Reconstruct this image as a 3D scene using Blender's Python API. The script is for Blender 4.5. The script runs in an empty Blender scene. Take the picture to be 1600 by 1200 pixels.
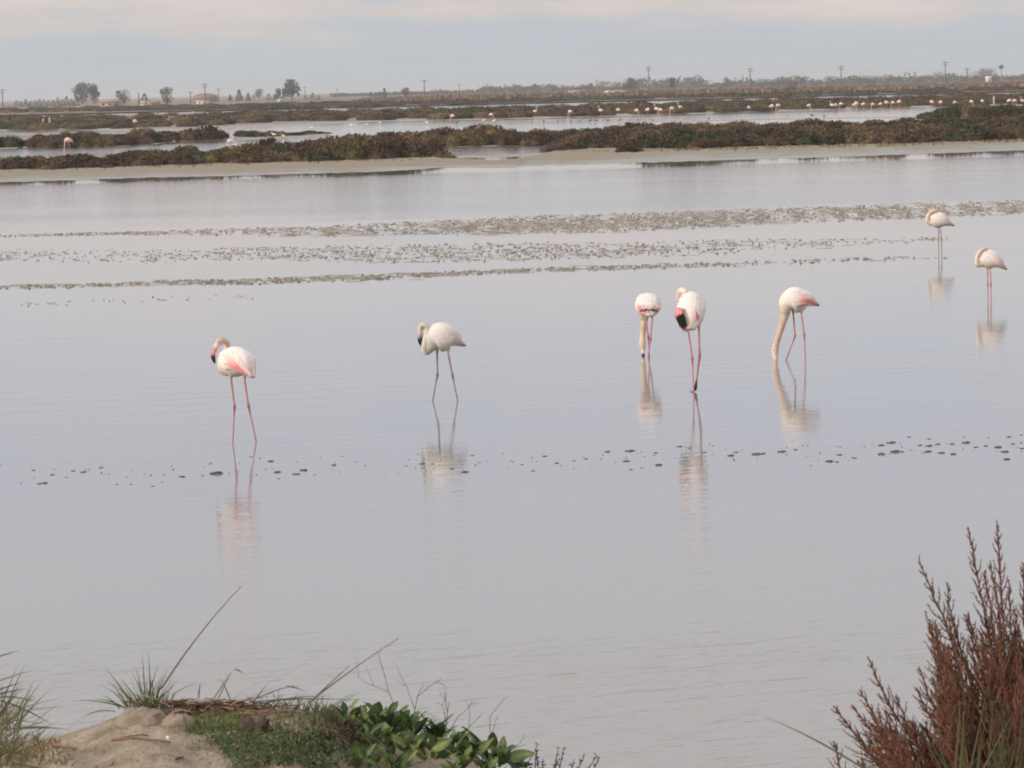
import bpy, math, random
import numpy as np
from mathutils import Vector, Matrix, Euler

random.seed(7)
rng = np.random.default_rng(7)
R = math.radians
SC = bpy.context.scene
COL = SC.collection

# ------------------------------------------------------------------ camera
CAM_H = 3.6
FPX = 5333.0                       # focal length in pixels of the 1600 px wide frame
PITCH = math.atan(462.0 / FPX)
ROLL = R(-1.35)
cam = bpy.data.cameras.new('camera')
cam.sensor_width = 36.0
cam.lens = FPX / 1600.0 * 36.0
cam.clip_start = 0.5
cam.clip_end = 40000.0
cam.dof.use_dof = True
cam.dof.focus_distance = 36.0
cam.dof.aperture_fstop = 40.0
camo = bpy.data.objects.new('camera', cam)
COL.objects.link(camo)
CAM_ROT = Matrix.Rotation(math.pi / 2 - PITCH, 4, 'X') @ Matrix.Rotation(ROLL, 4, 'Z')
camo.matrix_world = Matrix.Translation((0, 0, CAM_H)) @ CAM_ROT
SC.camera = camo

# ------------------------------------------------------------------ sky, sun, exposure
SUN_DIR = Vector((-0.88, -0.47, 0)).normalized()
SUN_EL = R(20)
world = bpy.data.worlds.new('World')
SC.world = world
world.use_nodes = True
wn, wl = world.node_tree.nodes, world.node_tree.links
wn.clear()
w_out = wn.new('ShaderNodeOutputWorld')
sky = wn.new('ShaderNodeTexSky')
sky.sky_type = 'NISHITA'
sky.sun_disc = False
sky.sun_elevation = SUN_EL
sky.sun_rotation = math.atan2(SUN_DIR.x, SUN_DIR.y)
sky.dust_density = 2.5
bg_sky = wn.new('ShaderNodeBackground')
bg_sky.inputs['Strength'].default_value = 0.08
wl.new(sky.outputs[0], bg_sky.inputs['Color'])
tc = wn.new('ShaderNodeTexCoord')
nrm = wn.new('ShaderNodeVectorMath'); nrm.operation = 'NORMALIZE'
wl.new(tc.outputs['Generated'], nrm.inputs[0])
sep = wn.new('ShaderNodeSeparateXYZ')
wl.new(nrm.outputs[0], sep.inputs[0])


def wmath(op, a, b=None, c=None):
    n = wn.new('ShaderNodeMath'); n.operation = op
    for i, v in enumerate((a, b, c)):
        if v is None:
            continue
        if isinstance(v, (int, float)):
            n.inputs[i].default_value = v
        else:
            wl.new(v, n.inputs[i])
    return n.outputs[0]


elev = wmath('MULTIPLY', wmath('ARCSINE', sep.outputs['Z']), 180 / math.pi)
cx = wmath('MULTIPLY', sep.outputs['X'], 14.0)
cy = wmath('MULTIPLY', sep.outputs['Y'], 14.0)
comb = wn.new('ShaderNodeCombineXYZ')
wl.new(cx, comb.inputs[0]); wl.new(cy, comb.inputs[1]); wl.new(wmath('MULTIPLY', elev, 1.5), comb.inputs[2])
no1 = wn.new('ShaderNodeTexNoise')
no1.inputs['Scale'].default_value = 1.1
no1.inputs['Detail'].default_value = 5.0
no1.inputs['Roughness'].default_value = 0.55
wl.new(comb.outputs[0], no1.inputs['Vector'])
amp = wmath('ADD', wmath('MULTIPLY', wmath('MAXIMUM', elev, 0.0), 0.35), 0.5)
e2 = wmath('ADD', elev, wmath('MULTIPLY', wmath('SUBTRACT', no1.outputs['Fac'], 0.5), wmath('MULTIPLY', amp, 3.2)))
fac = wmath('POWER', wmath('DIVIDE', wmath('MAXIMUM', e2, 0.0), 90.0), 0.5)
ramp = wn.new('ShaderNodeValToRGB')
wl.new(fac, ramp.inputs['Fac'])


def lin(r, g, b):
    f = lambda c: ((c / 255.0 + 0.055) / 1.055) ** 2.4 if c > 10 else c / 255.0 / 12.92
    return (f(r), f(g), f(b), 1.0)


SKY_STOPS = [(0.0, (190, 195, 201)), (0.45, (190, 196, 203)), (0.95, (192, 197, 204)), (1.35, (209, 202, 199)),
             (1.9, (221, 211, 206)), (2.7, (219, 212, 211)), (4.2, (205, 209, 221)), (7.0, (202, 208, 224)),
             (9.5, (221, 221, 229)), (14, (238, 236, 239)), (30, (243, 241, 241)), (90, (250, 249, 247))]
els = ramp.color_ramp.elements
for i, (e, c) in enumerate(SKY_STOPS):
    p = math.sqrt(e / 90.0)
    el = els[i] if i < 2 else els.new(p)
    el.position = p
    el.color = lin(*c)
for i, (e, c) in enumerate(SKY_STOPS):
    els[i].position = math.sqrt(e / 90.0); els[i].color = lin(*c)
bg_cl = wn.new('ShaderNodeBackground')
bg_cl.inputs['Strength'].default_value = 1.0
wl.new(ramp.outputs['Color'], bg_cl.inputs['Color'])
mixw = wn.new('ShaderNodeMixShader')
mixw.inputs[0].default_value = 0.9
wl.new(bg_sky.outputs[0], mixw.inputs[1]); wl.new(bg_cl.outputs[0], mixw.inputs[2])
wl.new(mixw.outputs[0], w_out.inputs['Surface'])

sun = bpy.data.lights.new('sun', 'SUN')
sun.energy = 2.4
sun.angle = R(14)
sun.color = (1.0, 0.83, 0.68)
suno = bpy.data.objects.new('sun', sun)
COL.objects.link(suno)
sd = Vector((SUN_DIR.x * math.cos(SUN_EL), SUN_DIR.y * math.cos(SUN_EL), math.sin(SUN_EL)))
suno.rotation_euler = sd.to_track_quat('Z', 'Y').to_euler()
suno.location = (0, 0, 60)

SC.view_settings.view_transform = 'Standard'
SC.view_settings.look = 'None'
SC.view_settings.exposure = 0.13
SC.view_settings.gamma = 1.0
SC.view_settings.use_curve_mapping = False
SC.render.engine = 'CYCLES'
SC.cycles.use_denoising = True
SC.cycles.filter_width = 1.9
SC.cycles.max_bounces = 6
SC.cycles.volume_bounces = 0

# ------------------------------------------------------------------ helpers
_rot = CAM_ROT.to_3x3()


def ray(px, py):
    return _rot @ Vector(((px - 800.0) / FPX, -(py - 600.0) / FPX, -1.0))


def G(px, py, z=0.0):
    d = ray(px, py)
    t = (z - CAM_H) / d.z
    return Vector((d.x * t, d.y * t, z))


def P(px, py, Y):
    d = ray(px, py)
    t = Y / d.y
    return Vector((d.x * t, Y, CAM_H + d.z * t))


def yh(px):
    return 138.0 - 0.02357 * (px - 800.0)


def ppm(Y):
    return FPX / Y


def tag(o, label=None, cat=None, group=None, kind=None):
    if label: o['label'] = label
    if cat: o['category'] = cat
    if group: o['group'] = group
    if kind: o['kind'] = kind
    return o


def link(name, mesh, parent=None, loc=None):
    o = bpy.data.objects.new(name, mesh)
    COL.objects.link(o)
    if parent is not None: o.parent = parent
    if loc is not None: o.location = loc
    return o


def empty(name, loc, label=None, cat=None, group=None):
    o = bpy.data.objects.new(name, None)
    o.empty_display_size = 0.1
    COL.objects.link(o)
    o.location = loc
    return tag(o, label, cat, group)


def lerp(a, b, t):
    return a + (b - a) * t


class MB:
    """collects vertices and faces; builds one mesh with a point colour attribute"""
    def __init__(self):
        self.v = []; self.c = []; self.f = {}; self.n = 0

    def add(self, v, f, col=(1, 1, 1)):
        v = np.asarray(v, float).reshape(-1, 3)
        c = np.broadcast_to(np.asarray(col, float).reshape(-1, 3), v.shape)
        self.v.append(v); self.c.append(c)
        fs = f if isinstance(f, list) and len(f) and isinstance(f[0], np.ndarray) else [np.asarray(f, int)]
        for a in fs:
            a = np.atleast_2d(a)
            self.f.setdefault(a.shape[1], []).append(a + self.n)
        self.n += len(v)

    def mesh(self, name, mat=None, smooth=False):
        me = bpy.data.meshes.new(name)
        V = np.concatenate(self.v) if self.v else np.zeros((0, 3))
        me.vertices.add(len(V))
        me.vertices.foreach_set('co', V.astype(np.float32).ravel())
        loops = []; starts = []; tot = 0
        for k, l in self.f.items():
            a = np.concatenate(l)
            loops.append(a.ravel())
            starts.append(tot + np.arange(len(a)) * k)
            tot += a.size
        if loops:
            L = np.concatenate(loops); S_ = np.concatenate(starts)
            me.loops.add(len(L)); me.loops.foreach_set('vertex_index', L.astype(np.int32))
            me.polygons.add(len(S_)); me.polygons.foreach_set('loop_start', S_.astype(np.int32))
        at = me.attributes.new('Col', 'FLOAT_COLOR', 'POINT')
        C = np.concatenate(self.c) if self.c else np.zeros((0, 3))
        at.data.foreach_set('color', np.concatenate([C, np.ones((len(C), 1))], 1).astype(np.float32).ravel())
        me.update(calc_edges=True)
        me.validate()
        if smooth:
            me.polygons.foreach_set('use_smooth', np.ones(len(me.polygons), bool))
        if mat: me.materials.append(mat)
        return me

    def build(self, name, mat=None, parent=None, loc=None, smooth=False):
        return link(name, self.mesh(name, mat, smooth), parent, loc)


# ---- materials
def material(name, col=(0.5, 0.5, 0.5), rough=0.8, var=0.0, scale=5.0, bump=0.0, bscale=30.0, use_col=False,
             obj_var=0.0, spec=0.3, trans=0.0, sheen=0.0):
    m = bpy.data.materials.new(name)
    m.use_nodes = True
    nt = m.node_tree; n = nt.nodes; l = nt.links
    b = n['Principled BSDF']
    b.inputs['Roughness'].default_value = rough
    b.inputs['Specular IOR Level'].default_value = spec
    base = n.new('ShaderNodeRGB'); base.outputs[0].default_value = (*col, 1)
    out = base.outputs[0]
    geo = n.new('ShaderNodeNewGeometry')
    if use_col:
        a = n.new('ShaderNodeAttribute'); a.attribute_name = 'Col'
        mx = n.new('ShaderNodeMix'); mx.data_type = 'RGBA'; mx.blend_type = 'MULTIPLY'
        mx.inputs[0].default_value = 1.0
        l.new(out, mx.inputs[6]); l.new(a.outputs['Color'], mx.inputs[7])
        out = mx.outputs[2]
    if var > 0:
        t = n.new('ShaderNodeTexNoise'); t.inputs['Scale'].default_value = scale
        t.inputs['Detail'].default_value = 5.0
        l.new(geo.outputs['Position'], t.inputs['Vector'])
        mr = n.new('ShaderNodeMapRange'); mr.inputs[1].default_value = 0.3; mr.inputs[2].default_value = 0.7
        mr.inputs[3].default_value = 1 - var; mr.inputs[4].default_value = 1 + var
        l.new(t.outputs['Fac'], mr.inputs[0])
        mx = n.new('ShaderNodeVectorMath'); mx.operation = 'SCALE'
        l.new(out, mx.inputs[0]); l.new(mr.outputs[0], mx.inputs['Scale'])
        out = mx.outputs[0]
    if obj_var > 0:
        oi = n.new('ShaderNodeObjectInfo')
        hs = n.new('ShaderNodeHueSaturation')
        mr = n.new('ShaderNodeMapRange')
        mr.inputs[3].default_value = 1 - obj_var; mr.inputs[4].default_value = 1 + obj_var
        l.new(oi.outputs['Random'], mr.inputs[0]); l.new(mr.outputs[0], hs.inputs['Value'])
        mr2 = n.new('ShaderNodeMapRange')
        mr2.inputs[3].default_value = 0.5 + 0.06 * obj_var; mr2.inputs[4].default_value = 0.5 - 0.06 * obj_var
        l.new(oi.outputs['Random'], mr2.inputs[0]); l.new(mr2.outputs[0], hs.inputs['Hue'])
        l.new(out, hs.inputs['Color'])
        out = hs.outputs[0]
    l.new(out, b.inputs['Base Color'])
    if bump > 0:
        t = n.new('ShaderNodeTexNoise'); t.inputs['Scale'].default_value = bscale
        t.inputs['Detail'].default_value = 6.0
        l.new(geo.outputs['Position'], t.inputs['Vector'])
        bp = n.new('ShaderNodeBump'); bp.inputs['Strength'].default_value = 1.0
        bp.inputs['Distance'].default_value = bump
        l.new(t.outputs['Fac'], bp.inputs['Height']); l.new(bp.outputs[0], b.inputs['Normal'])
    if trans > 0:
        tr = n.new('ShaderNodeBsdfTranslucent')
        l.new(out, tr.inputs['Color'])
        ms = n.new('ShaderNodeMixShader'); ms.inputs[0].default_value = trans
        l.new(b.outputs[0], ms.inputs[1]); l.new(tr.outputs[0], ms.inputs[2])
        l.new(ms.outputs[0], n['Material Output'].inputs['Surface'])
    return m


M = {}
M['mud'] = material('mud', (0.235, 0.205, 0.17), 0.75, 0.16, 0.35, 0.02, 3.0)
M['sand_far'] = material('pale_mud', (0.225, 0.197, 0.16), 0.85, 0.2, 0.5, 0.02, 2.0)
M['plain'] = material('plain', (0.20, 0.155, 0.115), 0.95, 0.25, 0.02)
M['lakebed'] = material('lakebed', (0.12, 0.11, 0.09), 0.95, 0.2, 0.2)
M['bank'] = material('bank_sand', (0.31, 0.248, 0.185), 0.95, 0.36, 11.0, 0.02, 38.0)
M['sand_clod'] = material('sand_clod', (0.29, 0.235, 0.18), 0.95, 0.2, 20.0, 0.006, 70.0)
M['shrub_brown'] = material('shrub_brown', (0.094, 0.064, 0.044), 0.9, 0.35, 0.9, use_col=True, obj_var=0.35)
M['shrub_green'] = material('shrub_green', (0.060, 0.062, 0.034), 0.9, 0.28, 0.9, use_col=True, obj_var=0.3)
M['shrub_dry'] = material('shrub_dry', (0.15, 0.115, 0.06), 0.9, 0.3, 0.9, use_col=True, obj_var=0.25)
M['scrub_mass'] = material('scrub_mass', (1, 1, 1), 0.9, 0.3, 0.08, use_col=True)
M['dry_grass_far'] = material('dry_grass_far', (0.225, 0.175, 0.10), 0.9, 0.3, 0.7, use_col=True)
M['reed'] = material('reed', (0.20, 0.14, 0.095), 0.9, 0.25, 0.03, use_col=True)
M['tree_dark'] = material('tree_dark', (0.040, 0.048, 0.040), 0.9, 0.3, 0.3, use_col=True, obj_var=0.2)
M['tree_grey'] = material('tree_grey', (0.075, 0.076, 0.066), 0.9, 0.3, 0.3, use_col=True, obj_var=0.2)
M['tree_red'] = material('tree_red', (0.12, 0.08, 0.066), 0.9, 0.3, 0.3, use_col=True, obj_var=0.2)
M['trunk'] = material('trunk', (0.10, 0.085, 0.07), 0.9)
M['palm_trunk'] = material('palm_trunk', (0.36, 0.31, 0.26), 0.9)
M['pole'] = material('pole', (0.16, 0.14, 0.125), 0.9)
M['post'] = material('post', (0.62, 0.58, 0.46), 0.8)
M['wall_pink'] = material('wall_pink', (0.46, 0.36, 0.31), 0.9, 0.1, 0.5)
M['wall_yellow'] = material('wall_yellow', (0.70, 0.62, 0.38), 0.9, 0.1, 0.5)
M['wall_white'] = material('wall_white', (0.72, 0.68, 0.63), 0.9, 0.1, 0.5)
M['roof_tan'] = material('roof_tan', (0.27, 0.205, 0.175), 0.9, 0.12, 0.5)
M['roof_red'] = material('roof_red', (0.34, 0.22, 0.17), 0.9, 0.12, 0.5)
M['dark_glass'] = material('dark_glass', (0.05, 0.05, 0.05), 0.3)
M['bird'] = material('bird_plumage', (1, 1, 1), 0.85, 0.11, 24.0, 0.0035, 40.0, use_col=True, spec=0.15)
M['feather'] = material('feather', (1, 1, 1), 0.8, 0.12, 38.0, 0.002, 50.0, use_col=True, spec=0.15)
M['bill'] = material('bill_horn', (1, 1, 1), 0.45, use_col=True)
M['eye'] = material('eye', (0.02, 0.015, 0.01), 0.2)
M['far_bird'] = material('far_bird', (1, 1, 1), 0.85, use_col=True, spec=0.15)
M['algae'] = material('algae', (0.082, 0.072, 0.050), 0.65, 0.35, 18.0, 0.01, 60.0, obj_var=0.3)
M['debris'] = material('debris', (0.23, 0.21, 0.182), 0.7, 0.35, 3.0, 0.01, 30.0, use_col=True)
M['grass'] = material('grass', (1, 1, 1), 0.6, use_col=True, trans=0.25)
M['leaf'] = material('leaf', (0.095, 0.148, 0.050), 0.6, 0.3, 60.0, 0.002, 90.0, use_col=True, obj_var=0.5, trans=0.12, spec=0.22)
M['cover'] = material('ground_cover', (1, 1, 1), 0.7, use_col=True, trans=0.15)
M['straw'] = material('straw', (1, 1, 1), 0.85, use_col=True)
M['twig'] = material('twig', (1, 1, 1), 0.85, use_col=True)
M['soil'] = material('dark_soil', (0.085, 0.06, 0.045), 0.95, 0.4, 60.0, 0.01, 90.0)
M['shell'] = material('shell', (0.80, 0.78, 0.74), 0.5)


for k_, dry_ in (('sand_far', (0.26, 0.22, 0.165)), ('mud', (0.25, 0.215, 0.17))):
    nt_m = M[k_].node_tree; bs_ = nt_m.nodes['Principled BSDF']
    src = bs_.inputs['Base Color'].links[0].from_socket
    gm_ = nt_m.nodes.new('ShaderNodeNewGeometry'); sx_ = nt_m.nodes.new('ShaderNodeSeparateXYZ')
    nt_m.links.new(gm_.outputs['Position'], sx_.inputs[0])
    tn_ = nt_m.nodes.new('ShaderNodeTexNoise'); tn_.inputs['Scale'].default_value = 0.35; tn_.inputs['Detail'].default_value = 6
    nt_m.links.new(gm_.outputs['Position'], tn_.inputs['Vector'])
    ad_ = nt_m.nodes.new('ShaderNodeMath'); ad_.operation = 'MULTIPLY_ADD'; ad_.inputs[1].default_value = 0.16; ad_.inputs[2].default_value = -0.08
    nt_m.links.new(tn_.outputs['Fac'], ad_.inputs[0])
    sm_ = nt_m.nodes.new('ShaderNodeMath'); nt_m.links.new(sx_.outputs['Z'], sm_.inputs[0]); nt_m.links.new(ad_.outputs[0], sm_.inputs[1])
    mr_ = nt_m.nodes.new('ShaderNodeMapRange'); mr_.inputs[1].default_value = 0.03; mr_.inputs[2].default_value = 0.13
    nt_m.links.new(sm_.outputs[0], mr_.inputs[0])
    mx_ = nt_m.nodes.new('ShaderNodeMix'); mx_.data_type = 'RGBA'
    nt_m.links.new(mr_.outputs[0], mx_.inputs[0]); nt_m.links.new(src, mx_.inputs[6]); mx_.inputs[7].default_value = (*dry_, 1)
    nt_m.links.new(mx_.outputs[2], bs_.inputs['Base Color'])
    rr_ = nt_m.nodes.new('ShaderNodeMapRange'); rr_.inputs[3].default_value = 0.35; rr_.inputs[4].default_value = 0.9
    nt_m.links.new(mr_.outputs[0], rr_.inputs[0]); nt_m.links.new(rr_.outputs[0], bs_.inputs['Roughness'])

# ---- geometry primitives
def box(mb, c, s, col=(1, 1, 1), rz=0.0):
    x, y, z = (a / 2 for a in s)
    v = np.array([(-x, -y, -z), (x, -y, -z), (x, y, -z), (-x, y, -z), (-x, -y, z), (x, -y, z), (x, y, z), (-x, y, z)])
    if rz:
        ca, sa = math.cos(rz), math.sin(rz)
        v = np.stack([v[:, 0] * ca - v[:, 1] * sa, v[:, 0] * sa + v[:, 1] * ca, v[:, 2]], 1)
    mb.add(v + np.array(c), [(0, 3, 2, 1), (4, 5, 6, 7), (0, 1, 5, 4), (1, 2, 6, 5), (2, 3, 7, 6), (3, 0, 4, 7)], col)


def norm_rows(a):
    return a / np.maximum(np.linalg.norm(a, axis=1, keepdims=True), 1e-9)


def catmull(A, n):
    A = np.asarray(A, float)
    out = []
    for i in range(len(A) - 1):
        p0 = A[max(i - 1, 0)]; p1 = A[i]; p2 = A[i + 1]; p3 = A[min(i + 2, len(A) - 1)]
        for k in range(n):
            t = k / n
            out.append(0.5 * ((2 * p1) + (-p0 + p2) * t + (2 * p0 - 5 * p1 + 4 * p2 - p3) * t * t + (-p0 + 3 * p1 - 3 * p2 + p3) * t ** 3))
    out.append(A[-1])
    return np.array(out)


def frames(Pn, S):
    T = np.gradient(Pn, axis=0)
    T = norm_rows(T)
    S = np.array(S, float); S /= np.linalg.norm(S)
    L = np.zeros_like(Pn); prev = S
    for i in range(len(Pn)):
        a = S - T[i] * S.dot(T[i]); k = np.linalg.norm(a)
        b = prev - T[i] * prev.dot(T[i]); kb = max(np.linalg.norm(b), 1e-9)
        if a.dot(b) < 0: a = -a
        w = min(1.0, max(0.0, (k - 0.25) / 0.4))
        e = w * a / max(k, 1e-9) + (1 - w) * b / kb
        e -= T[i] * e.dot(T[i]); e /= max(np.linalg.norm(e), 1e-9)
        L[i] = e; prev = e
    U = np.cross(T, L)
    return T, L, U


def loft(mb, Pn, rl, ru, S, col, seg=16):
    Pn = np.asarray(Pn, float); n = len(Pn)
    T, L, U = frames(Pn, S)
    a = np.arange(seg) * 2 * math.pi / seg
    ring = Pn[:, None, :] + L[:, None, :] * (np.cos(a)[None, :, None] * np.asarray(rl)[:, None, None]) + \
        U[:, None, :] * (np.sin(a)[None, :, None] * np.asarray(ru)[:, None, None])
    v = ring.reshape(-1, 3)
    c = np.repeat(np.broadcast_to(np.asarray(col, float).reshape(-1, 3), (n, 3)), seg, axis=0)
    i = np.arange(n - 1)[:, None] * seg; j = np.arange(seg)[None, :]; j2 = (j + 1) % seg
    q = np.stack([i + j, i + j2, i + seg + j2, i + seg + j], -1).reshape(-1, 4)
    e = n * seg
    v = np.concatenate([v, Pn[:1], Pn[-1:]])
    c = np.concatenate([c, c[:1], c[-1:]])
    jj = np.arange(seg); jj2 = (jj + 1) % seg
    t1 = np.stack([jj2, jj, np.full(seg, e)], 1)
    t2 = np.stack([(n - 1) * seg + jj, (n - 1) * seg + jj2, np.full(seg, e + 1)], 1)
    mb.add(v, [q, np.concatenate([t1, t2])], c)


def tube(mb, pts, r, col=(1, 1, 1), seg=6):
    pts = np.asarray(pts, float)
    r = np.broadcast_to(np.asarray(r, float), (len(pts),))
    d = pts[-1] - pts[0]
    S = (1, 0.2, 0.1) if abs(d[0]) < 0.7 * np.linalg.norm(d) else (0.1, 1, 0.2)
    loft(mb, pts, r, r, S, col, seg)


def blades(mb, base, dirv, width, col, side=None):
    """diamond shaped leaf clumps: base (N,3), dirv (N,3) incl. length"""
    base = np.asarray(base, float); dirv = np.asarray(dirv, float); n = len(base)
    if side is None:
        side = np.cross(dirv, rng.normal(size=(n, 3)))
    side = norm_rows(side) * np.asarray(width).reshape(-1, 1)
    mid = base + dirv * 0.5
    v = np.stack([base, mid + side * 0.5, base + dirv, mid - side * 0.5], 1).reshape(-1, 3)
    f = np.arange(n * 4).reshape(n, 4)
    col = np.repeat(np.broadcast_to(np.asarray(col, float).reshape(-1, 3), (n, 3)), 4, axis=0)
    mb.add(v, f, col)


def ribbon(mb, pts, width, col, side=None, tip=0.1):
    """a tapering grass blade along a polyline"""
    pts = np.asarray(pts, float); n = len(pts)
    T = norm_rows(np.gradient(pts, axis=0))
    if side is None:
        side = np.array([rng.normal(), rng.normal() * 0.5, rng.normal() * 0.3])
    s = norm_rows(np.cross(T, np.cross(np.broadcast_to(side, T.shape), T)))
    t = np.linspace(0, 1, n)
    w = width * np.clip(np.minimum(0.6 + 1.5 * t, (1 - t) * 1.5 + tip), 0, 1)
    v = np.stack([pts - s * w[:, None] / 2, pts + s * w[:, None] / 2], 1).reshape(-1, 3)
    i = np.arange(n - 1) * 2
    f = np.stack([i, i + 1, i + 3, i + 2], 1)
    mb.add(v, f, col)


def dome(mb, c, rx, ry, h, col, nu=10, nv=4, rough=0.2):
    a = np.arange(nu) * 2 * math.pi / nu
    v = []
    for k in range(nv):
        t = k / nv * math.pi / 2
        rr = math.cos(t) * (1 + rng.uniform(-rough, rough, nu))
        v.append(np.stack([c[0] + rx * rr * np.cos(a), c[1] + ry * rr * np.sin(a),
                           np.full(nu, c[2] + h * math.sin(t))], 1))
    v.append(np.array([[c[0], c[1], c[2] + h]]))
    v = np.concatenate(v)
    i = np.arange(nv - 1)[:, None] * nu; j = np.arange(nu)[None, :]; j2 = (j + 1) % nu
    q = np.stack([i + j, i + j2, i + nu + j2, i + nu + j], -1).reshape(-1, 4)
    jj = np.arange(nu)
    t = np.stack([(nv - 1) * nu + jj, (nv - 1) * nu + (jj + 1) % nu, np.full(nu, nv * nu)], 1)
    mb.add(v, [q, t], col)


_ph = rng.uniform(0, 6.28, (40, 2)); _dirs = rng.normal(size=(40, 2))


def wav(x, y, scale, k0=0, n=8):
    """cheap smooth 2-D noise, about -1..1"""
    s = 0
    for i in range(n):
        d = _dirs[(k0 + i) % 40]
        s = s + np.sin((x * d[0] + y * d[1]) * scale * (1 + 0.35 * i) + _ph[(k0 + i) % 40, 0])
    return s / math.sqrt(n) / 1.2


# ------------------------------------------------------------------ ground sheets and water
def sheet(name, x0, x1, y0, y1, z, mat, nx=2, ny=2):
    mb = MB()
    X, Y = np.meshgrid(np.linspace(x0, x1, nx), np.linspace(y0, y1, ny))
    v = np.stack([X.ravel(), Y.ravel(), np.full(X.size, z)], 1)
    i = np.arange(ny - 1)[:, None] * nx; j = np.arange(nx - 1)[None, :]
    f = np.stack([i + j, i + j + 1, i + nx + j + 1, i + nx + j], -1).reshape(-1, 4)
    mb.add(v, f)
    return tag(mb.build(name, mat), kind='structure')


sheet('ground', -14000, 14000, -400, 30000, -0.9, M['lakebed'])

# water: turbid shallow water, ripples in patches
mw = bpy.data.materials.new('water')
mw.use_nodes = True
nt = mw.node_tree; n = nt.nodes; l = nt.links
b = n['Principled BSDF']
b.inputs['Base Color'].default_value = (0.265, 0.255, 0.238, 1)
b.inputs['IOR'].default_value = 1.36
geo = n.new('ShaderNodeNewGeometry')


def mapped(scale, rz=0.0):
    mp = n.new('ShaderNodeMapping'); mp.inputs['Scale'].default_value = scale
    mp.inputs['Rotation'].default_value = (0, 0, rz)
    l.new(geo.outputs['Position'], mp.inputs['Vector'])
    return mp.outputs[0]


def noise_n(vec, scale, detail=2.0, rough=0.5):
    t = n.new('ShaderNodeTexNoise'); t.inputs['Scale'].default_value = scale
    t.inputs['Detail'].default_value = detail; t.inputs['Roughness'].default_value = rough
    l.new(vec, t.inputs['Vector']); return t.outputs['Fac']


def nmath(op, a, b_=None):
    t = n.new('ShaderNodeMath'); t.operation = op
    for i, v in enumerate((a, b_)):
        if v is None: continue
        if isinstance(v, (int, float)): t.inputs[i].default_value = v
        else: l.new(v, t.inputs[i])
    return t.outputs[0]


patch = noise_n(mapped((0.25, 1.0, 1)), 0.09, 3.0)
pr = n.new('ShaderNodeMapRange'); pr.inputs[1].default_value = 0.38; pr.inputs[2].default_value = 0.62
pr.inputs[3].default_value = 0.35; pr.inputs[4].default_value = 1.0
l.new(patch, pr.inputs[0])


def rot_scaled(rz, scale):
    m1 = n.new('ShaderNodeMapping'); m1.inputs['Rotation'].default_value = (0, 0, rz)
    l.new(geo.outputs['Position'], m1.inputs['Vector'])
    m2 = n.new('ShaderNodeMapping'); m2.inputs['Scale'].default_value = scale
    l.new(m1.outputs[0], m2.inputs['Vector'])
    return m2.outputs[0]


rip1 = noise_n(rot_scaled(R(-34), (1.5, 7.0, 1)), 1.0, 3.0)
rip2 = noise_n(rot_scaled(R(-20), (5.0, 19.0, 1)), 1.0, 2.0)
rip0 = noise_n(rot_scaled(R(-14), (0.45, 2.3, 1)), 1.0, 2.0)
hsum = nmath('ADD', nmath('ADD', rip1, nmath('MULTIPLY', rip2, 0.4)), nmath('MULTIPLY', rip0, 1.8))
# sheltered calm strip under the far shore
sepw = n.new('ShaderNodeSeparateXYZ'); l.new(geo.outputs['Position'], sepw.inputs[0])
ga, gb = G(0, 296), G(1600, 249)
slope = (gb.y - ga.y) / (gb.x - ga.x)
dist = nmath('SUBTRACT', sepw.outputs['Y'], nmath('ADD', nmath('MULTIPLY', sepw.outputs['X'], slope), ga.y - slope * ga.x))
calm = n.new('ShaderNodeMapRange'); calm.inputs[1].default_value = 0.0; calm.inputs[2].default_value = 7.0
calm.inputs[3].default_value = 1.0; calm.inputs[4].default_value = 0.06
l.new(nmath('ADD', dist, nmath('MULTIPLY', noise_n(mapped((1, 1, 1)), 0.06), 1.5)), calm.inputs[0])
farr = n.new('ShaderNodeMapRange'); farr.inputs[1].default_value = 184.0; farr.inputs[2].default_value = 196.0
l.new(sepw.outputs['Y'], farr.inputs[0])
calmf = nmath('MAXIMUM', calm.outputs[0], farr.outputs[0])
gc, gd = G(0, 365), G(1600, 311)
sl2 = (gd.y - gc.y) / (gd.x - gc.x)
dist2 = nmath('SUBTRACT', sepw.outputs['Y'], nmath('ADD', nmath('MULTIPLY', sepw.outputs['X'], sl2), gc.y - sl2 * gc.x))
mid = n.new('ShaderNodeMapRange'); mid.inputs[1].default_value = -1.0; mid.inputs[2].default_value = 2.0
mid.inputs[3].default_value = 0.38; mid.inputs[4].default_value = 1.0
l.new(nmath('ADD', dist2, nmath('MULTIPLY', noise_n(mapped((1, 1, 1)), 0.15), 2.0)), mid.inputs[0])
nearr = n.new('ShaderNodeMapRange'); nearr.inputs[1].default_value = 20.0; nearr.inputs[2].default_value = 34.0
nearr.inputs[3].default_value = 2.2; nearr.inputs[4].default_value = 0.0
l.new(sepw.outputs['Y'], nearr.inputs[0])
calmf = nmath('MULTIPLY', calmf, nmath('MAXIMUM', mid.outputs[0], nearr.outputs[0]))
hh = nmath('MULTIPLY', nmath('MULTIPLY', hsum, pr.outputs[0]), calmf)
bp = n.new('ShaderNodeBump'); bp.inputs['Strength'].default_value = 1.0
bp.inputs['Distance'].default_value = 0.0075
l.new(hh, bp.inputs['Height']); l.new(bp.outputs[0], b.inputs['Normal'])
rr = n.new('ShaderNodeMapRange')
rr.inputs[3].default_value = 0.035; rr.inputs[4].default_value = 0.085
l.new(pr.outputs[0], rr.inputs[0])
rgh = nmath('MULTIPLY', rr.outputs[0], nmath('ADD', nmath('MULTIPLY', calmf, 0.8), 0.15))
l.new(rgh, b.inputs['Roughness'])
sheet('water', -700, 700, 8, 1000, 0.0, mw)

# the plain behind the salt pans
sheet('plain', -13000, 13000, 780, 28000, 0.25, M['plain'])


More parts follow.
